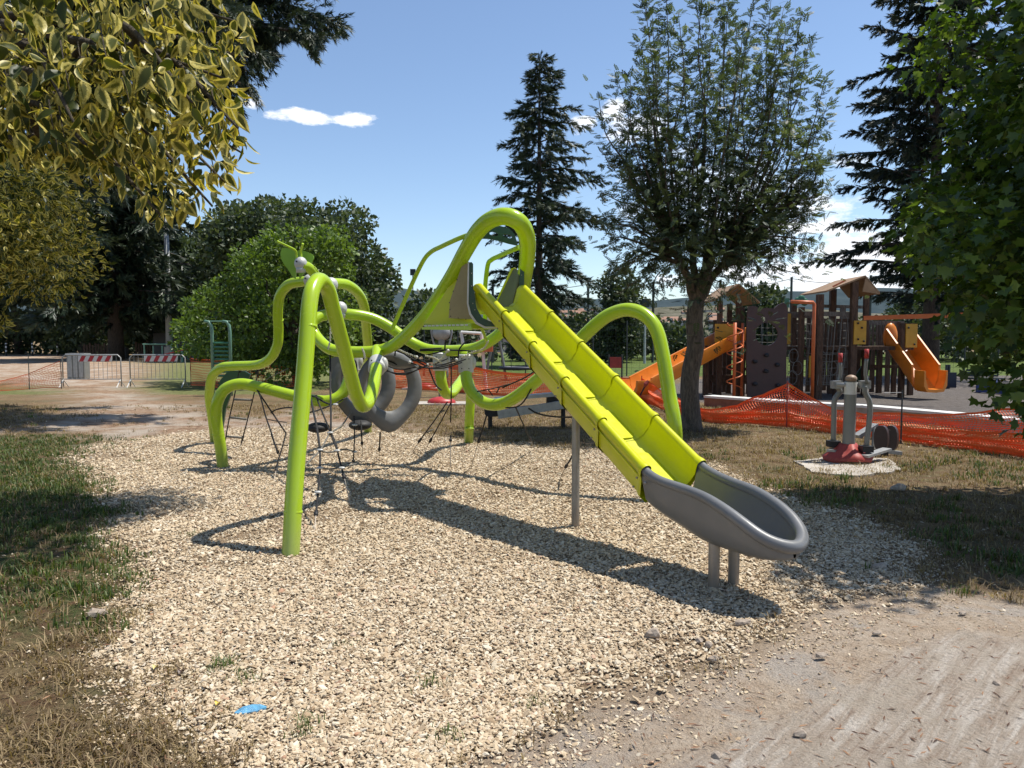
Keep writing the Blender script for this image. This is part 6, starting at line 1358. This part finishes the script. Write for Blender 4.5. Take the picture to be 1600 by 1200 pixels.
# --- right maple, close
g_ = Vector((7.4, 8.3, 0)); mt = tree('maple_tree', 'dense lobed leaf maple overhanging the right edge of the picture', g_)
cl = poly_clumps([(1425, -40), (1418, 60), (1412, 100), (1400, 170), (1372, 200), (1360, 245), (1385, 290), (1420, 320), (1425, 420), (1440, 430), (1480, 470), (1510, 490), (1545, 520), (1560, 560), (1600, 580), (1620, 640), (1800, 600), (1900, 100), (1800, -200), (1500, -200)], 5.6, 8.2, 135, .30, .62, 61)
for (x, y, z, r_) in [(rng.uniform(2.9, 7), rng.uniform(5.0, 8.5), rng.uniform(5.4, 8), rng.uniform(.5, .8)) for _ in range(60)]:
    if proj(x, y, z)[1] < -60*1 or proj(x, y, z)[0] > 1480: cl.append((x, y, z, r_))
def okshade(c):                             # only what shades the lawn at the right, as in the photo
    u, v = proj(c[0]+SX*c[2], c[1]+SY*c[2], 0); pr = c[3]*F/max(c[1], 1); return u-pr*.8 > 1215 and (u-pr > 1590 or (v-pr*.3 < 885 and v > 735))
hi = poly_clumps([(1440, -60), (1418, 60), (1412, 100), (1400, 170), (1372, 200), (1360, 245), (1385, 290), (1420, 320), (1425, 400), (1520, 440), (1800, 500), (1800, -60)], 8.0, 9.6, 90, .38, .7, 63)
cl = [c for c in cl if okshade(c)]+[c for c in hi if proj(c[0]+SX*c[2], c[1]+SY*c[2], 0)[1]-c[3]*60 > 744 and proj(c[0]+SX*c[2], c[1]+SY*c[2], 0)[0] > 1165]
b1 = MB(); a, rs = limb(g_+Vector((0, 0, -.1)), Vector((6.4, 7.6, 6.5)), .26, .1, .03, 6, 1); b1.tube(a, rs, 12); b1.build('trunk', M['barkdark'], mt, True)
for i, c in enumerate(cl[::7]): a, rs = limb(Vector((6.9, 8.0, min(max(1.6, c[2]*.75), 6))), Vector(c[:3]), .05, .008, .1, 5, i); MB().tube(a, rs, 6).build('limb', M['barkdark'], mt, True)
def big_leaves(clumps, per, size, tmpl, mat, parent, nbig, hollow=.35, pts=None, dirs=None, scale_var=(.65, 1.25), fold=1):
    if pts is None:
        P_, D_ = [], []
        for (x, y, z, r_) in clumps:
            k = int(per*r_*r_); d = rng.normal(size=(k, 3)); d /= np.linalg.norm(d, axis=1, keepdims=True); P_.append(np.array([x, y, z])+d*r_*(hollow+(1-hollow)*rng.random((k, 1))**.6)*[1, 1, .85]); D_.append(d*.7+rng.normal(size=(k, 3))*.5+[0, 0, -.55])
        pts, dirs = np.concatenate(P_), np.concatenate(D_)
    S = size*rng.uniform(*scale_var, len(pts)); rot = frames(dirs, [0, 0, 1] if tmpl == 'maple' else None)
    uv = np.array([proj(*p_) for p_ in pts]); vis = (uv[:, 0] > 5) & (uv[:, 0] < 1595) & (uv[:, 1] > 5) & (uv[:, 1] < 1195)
    big = S/pts[:, 1]*vis; idx = np.argsort(-big)[:nbig]; msk = np.zeros(len(pts), bool); msk[idx] = True
    tv, tf, te = (LEAF_V, LEAF_F, LEAF_E) if tmpl == 'leaf' else (MAPLE_V, MAPLE_F, None)
    tva = np.array(tv, float); variants = []
    for s_ in range(6):
        v = tva.copy(); v[:, 2] += -.13*(v[:, 1]**2)*((s_ % 3)-.3)*1.3; v[:, 0] *= (.80+.07*s_ if tmpl == 'leaf' else .85+.06*s_); v[:, 0] += .05*np.sin(v[:, 1]*3+s_)*(tmpl == 'leaf'); rn = np.ones((len(v), 4)); rn[:, 0] = (s_+.5)/6; rn[:, 1] = 0 if te is None else te; variants.append((v, mesh('leaf', v, np.array(tf), mat, False, rn)))
    for j in idx:
        o = bpy.data.objects.new('leaf', variants[j % 6][1]); COL.objects.link(o); o.parent = parent; o.matrix_parent_inverse = Matrix.Translation(parent.location).inverted()
        m4 = Matrix([list(rot[j][0]*S[j])+[pts[j][0]], list(rot[j][1]*S[j])+[pts[j][1]], list(rot[j][2]*S[j])+[pts[j][2]], [0, 0, 0, 1]]); o.matrix_basis = m4
    rest = ~msk; pk = rng.integers(0, 6, len(pts)); parts = []
    for s_ in range(6):
        q = rest & (pk == s_); parts.append(scatter(variants[s_][0], tf, pts[q], rot[q], S[q][:, None]*np.ones((1, 3)), None, te))
    V_, F_, C_ = cat(parts); stuff(add('foliage', mesh('foliage', V_, F_, mat, False, C_), parent))
print('maple clumps', len(cl)); big_leaves(cl, 700, .090, 'maple', M['leafmaple'], mt, 300)
# --- variegated tree, near branch and its crown over the left
g_ = Vector((-4.6, 2.6, 0)); vt = tree('variegated_privet', 'near branch of large yellow edged leaves hanging in the upper left corner', g_)
MB().tube([g_+Vector((0, 0, -.1)), g_+Vector((.1, 0, 2)), g_+Vector((.5, .6, 5))], [.16, .12, .07], 10).build('trunk', M['twig'], vt, True)
BR = [((-30, 60), (395, 40), 2.7), ((-40, 130), (375, 130), 2.6), ((-40, 110), (380, 240), 2.9), ((60, 140), (330, 320), 2.8), ((-30, 150), (250, 335), 2.6), ((-40, 20), (300, -10), 2.5), ((-40, 200), (160, 250), 2.5), ((100, 150), (352, 285), 3.2), ((-40, 80), (385, 90), 3.3), ((-40, 170), (60, 225), 2.7), ((50, 100), (230, 290), 3.1), ((150, 100), (372, 200), 2.5), ((-60, -60), (360, -60), 2.9), ((100, 60), (300, 160), 2.3), ((0, 100), (120, 200), 2.35)]
LP, LD = [], []; rd = random.Random(9); 
for i, (s0, e0, y) in enumerate(BR):
    s, e = P(*s0, y+.4), P(*e0, y); hub = g_+Vector((.35, .4, 3.4)); mid = s.lerp(e, .5)+Vector((0, 0, .14)); q_ = spl([(*hub, .03), (*s, .016), (*mid, .011), (*e, .004)], 8)
    MB().tube([q[:3] for q in q_], [float(q[3]) for q in q_], 6).build('twig', M['twig'], vt, True); arr = [Vector(q[:3]) for q in q_]
    n = 230
    for k in range(n):
        f = .33+.67*(k+rd.random())/n; x_ = f*(len(arr)-1); i0 = int(min(x_, len(arr)-2)); p0 = arr[i0].lerp(arr[i0+1], x_-i0); sp_ = .20*(1-max(0, f-.75)*2.4)
        off = Vector((rd.gauss(0, 1)*sp_*.62, rd.gauss(0, 1)*sp_, rd.gauss(-.15, .75)*sp_)); LP.append(tuple(p0+off)); LD.append((rd.gauss(.18, .55), rd.gauss(0, .55), -1.0+rd.gauss(0, .45)))
LP, LD = np.array(LP), np.array(LD); uvs = np.array([proj(*p_) for p_ in LP])
tw2 = random.Random(2)
for i in range(120):
    j = tw2.randrange(len(LP)); a = Vector(LP[j]); MB().tube([a+Vector((-.02, .03, .10)), a+Vector((0, .01, .03)), a+Vector((.02, 0, -.05))], [.0028, .002, .001], 4).build('twig', M['twig'], vt) if i < 120 and inpoly(uvs[j:j+1, 0], uvs[j:j+1, 1], [(0, 0), (390, 0), (370, 260), (300, 320), (100, 240), (0, 220)])[0] else None
hull = [(-400, -400), (405, -400), (402, 5), (392, 60), (372, 120), (378, 180), (388, 240), (372, 275), (345, 290), (318, 335), (290, 342), (262, 352), (225, 335), (200, 290), (160, 275), (120, 262), (60, 248), (-400, 240)]
kp = inpoly(uvs[:, 0], uvs[:, 1], hull); big_leaves(None, 0, .070, 'leaf', M['privet'], vt, 300, pts=LP[kp], dirs=LD[kp], scale_var=(.42, 1.2))
# shade-giving crown above the frame (same tree)
cl = [(rng.uniform(-2.2, -.8), rng.uniform(6.2, 8.4), rng.uniform(5.6, 6.9), rng.uniform(.3, .55)) for _ in range(30)]+[(rng.uniform(-2.6, -1.2), rng.uniform(3.9, 5.8), rng.uniform(4.2, 5.4), rng.uniform(.3, .5)) for _ in range(14)]
cl = [c for c in cl if proj(c[0], c[1], c[2]-c[3])[1] < -25]
o = tree('shade_tree', 'tall tree whose crown hangs above the left of the picture', (-6.2, 6.5, 0)); MB().tube([(-6.2, 6.5, -.1), (-6, 6.5, 3), (-4.5, 6.6, 6.2)], [.2, .16, .1], 10).build('trunk', M['barkdark'], o, True)
for i, c in enumerate(cl): a, rs = limb(Vector((-4.6, 6.6, 6.0)), Vector(c[:3]), .05, .01, .06, 5, i); MB().tube(a, rs, 6).build('limb', M['barkdark'], o, True)
clump_crown(cl, 900, .10, M['leafmaple'], o, 'quad', .3)
# --- smaller leaved variegated shrub tree at left
g_ = Vector((-5.9, 6.6, 0)); o = tree('variegated_privet', 'round yellow green variegated tree at the left edge below the near branch', g_)
cl = poly_clumps([(-160, 230), (0, 238), (60, 245), (108, 290), (130, 335), (150, 385), (172, 425), (150, 440), (100, 452), (60, 468), (0, 452), (-160, 520)], 5.4, 7.2, 70, .22, .42, 71)+poly_clumps([(-60, 480), (0, 488), (16, 500), (12, 520), (-60, 540)], 5.8, 6.4, 4, .1, .16, 72)
branchy(o, g_, .13, (-5.3, 6.4, 3.3), cl, M['twig'], 12, 5)
clump_crown(cl, 1900, .052, M['privet'], o, 'leaf', .35, -.2)
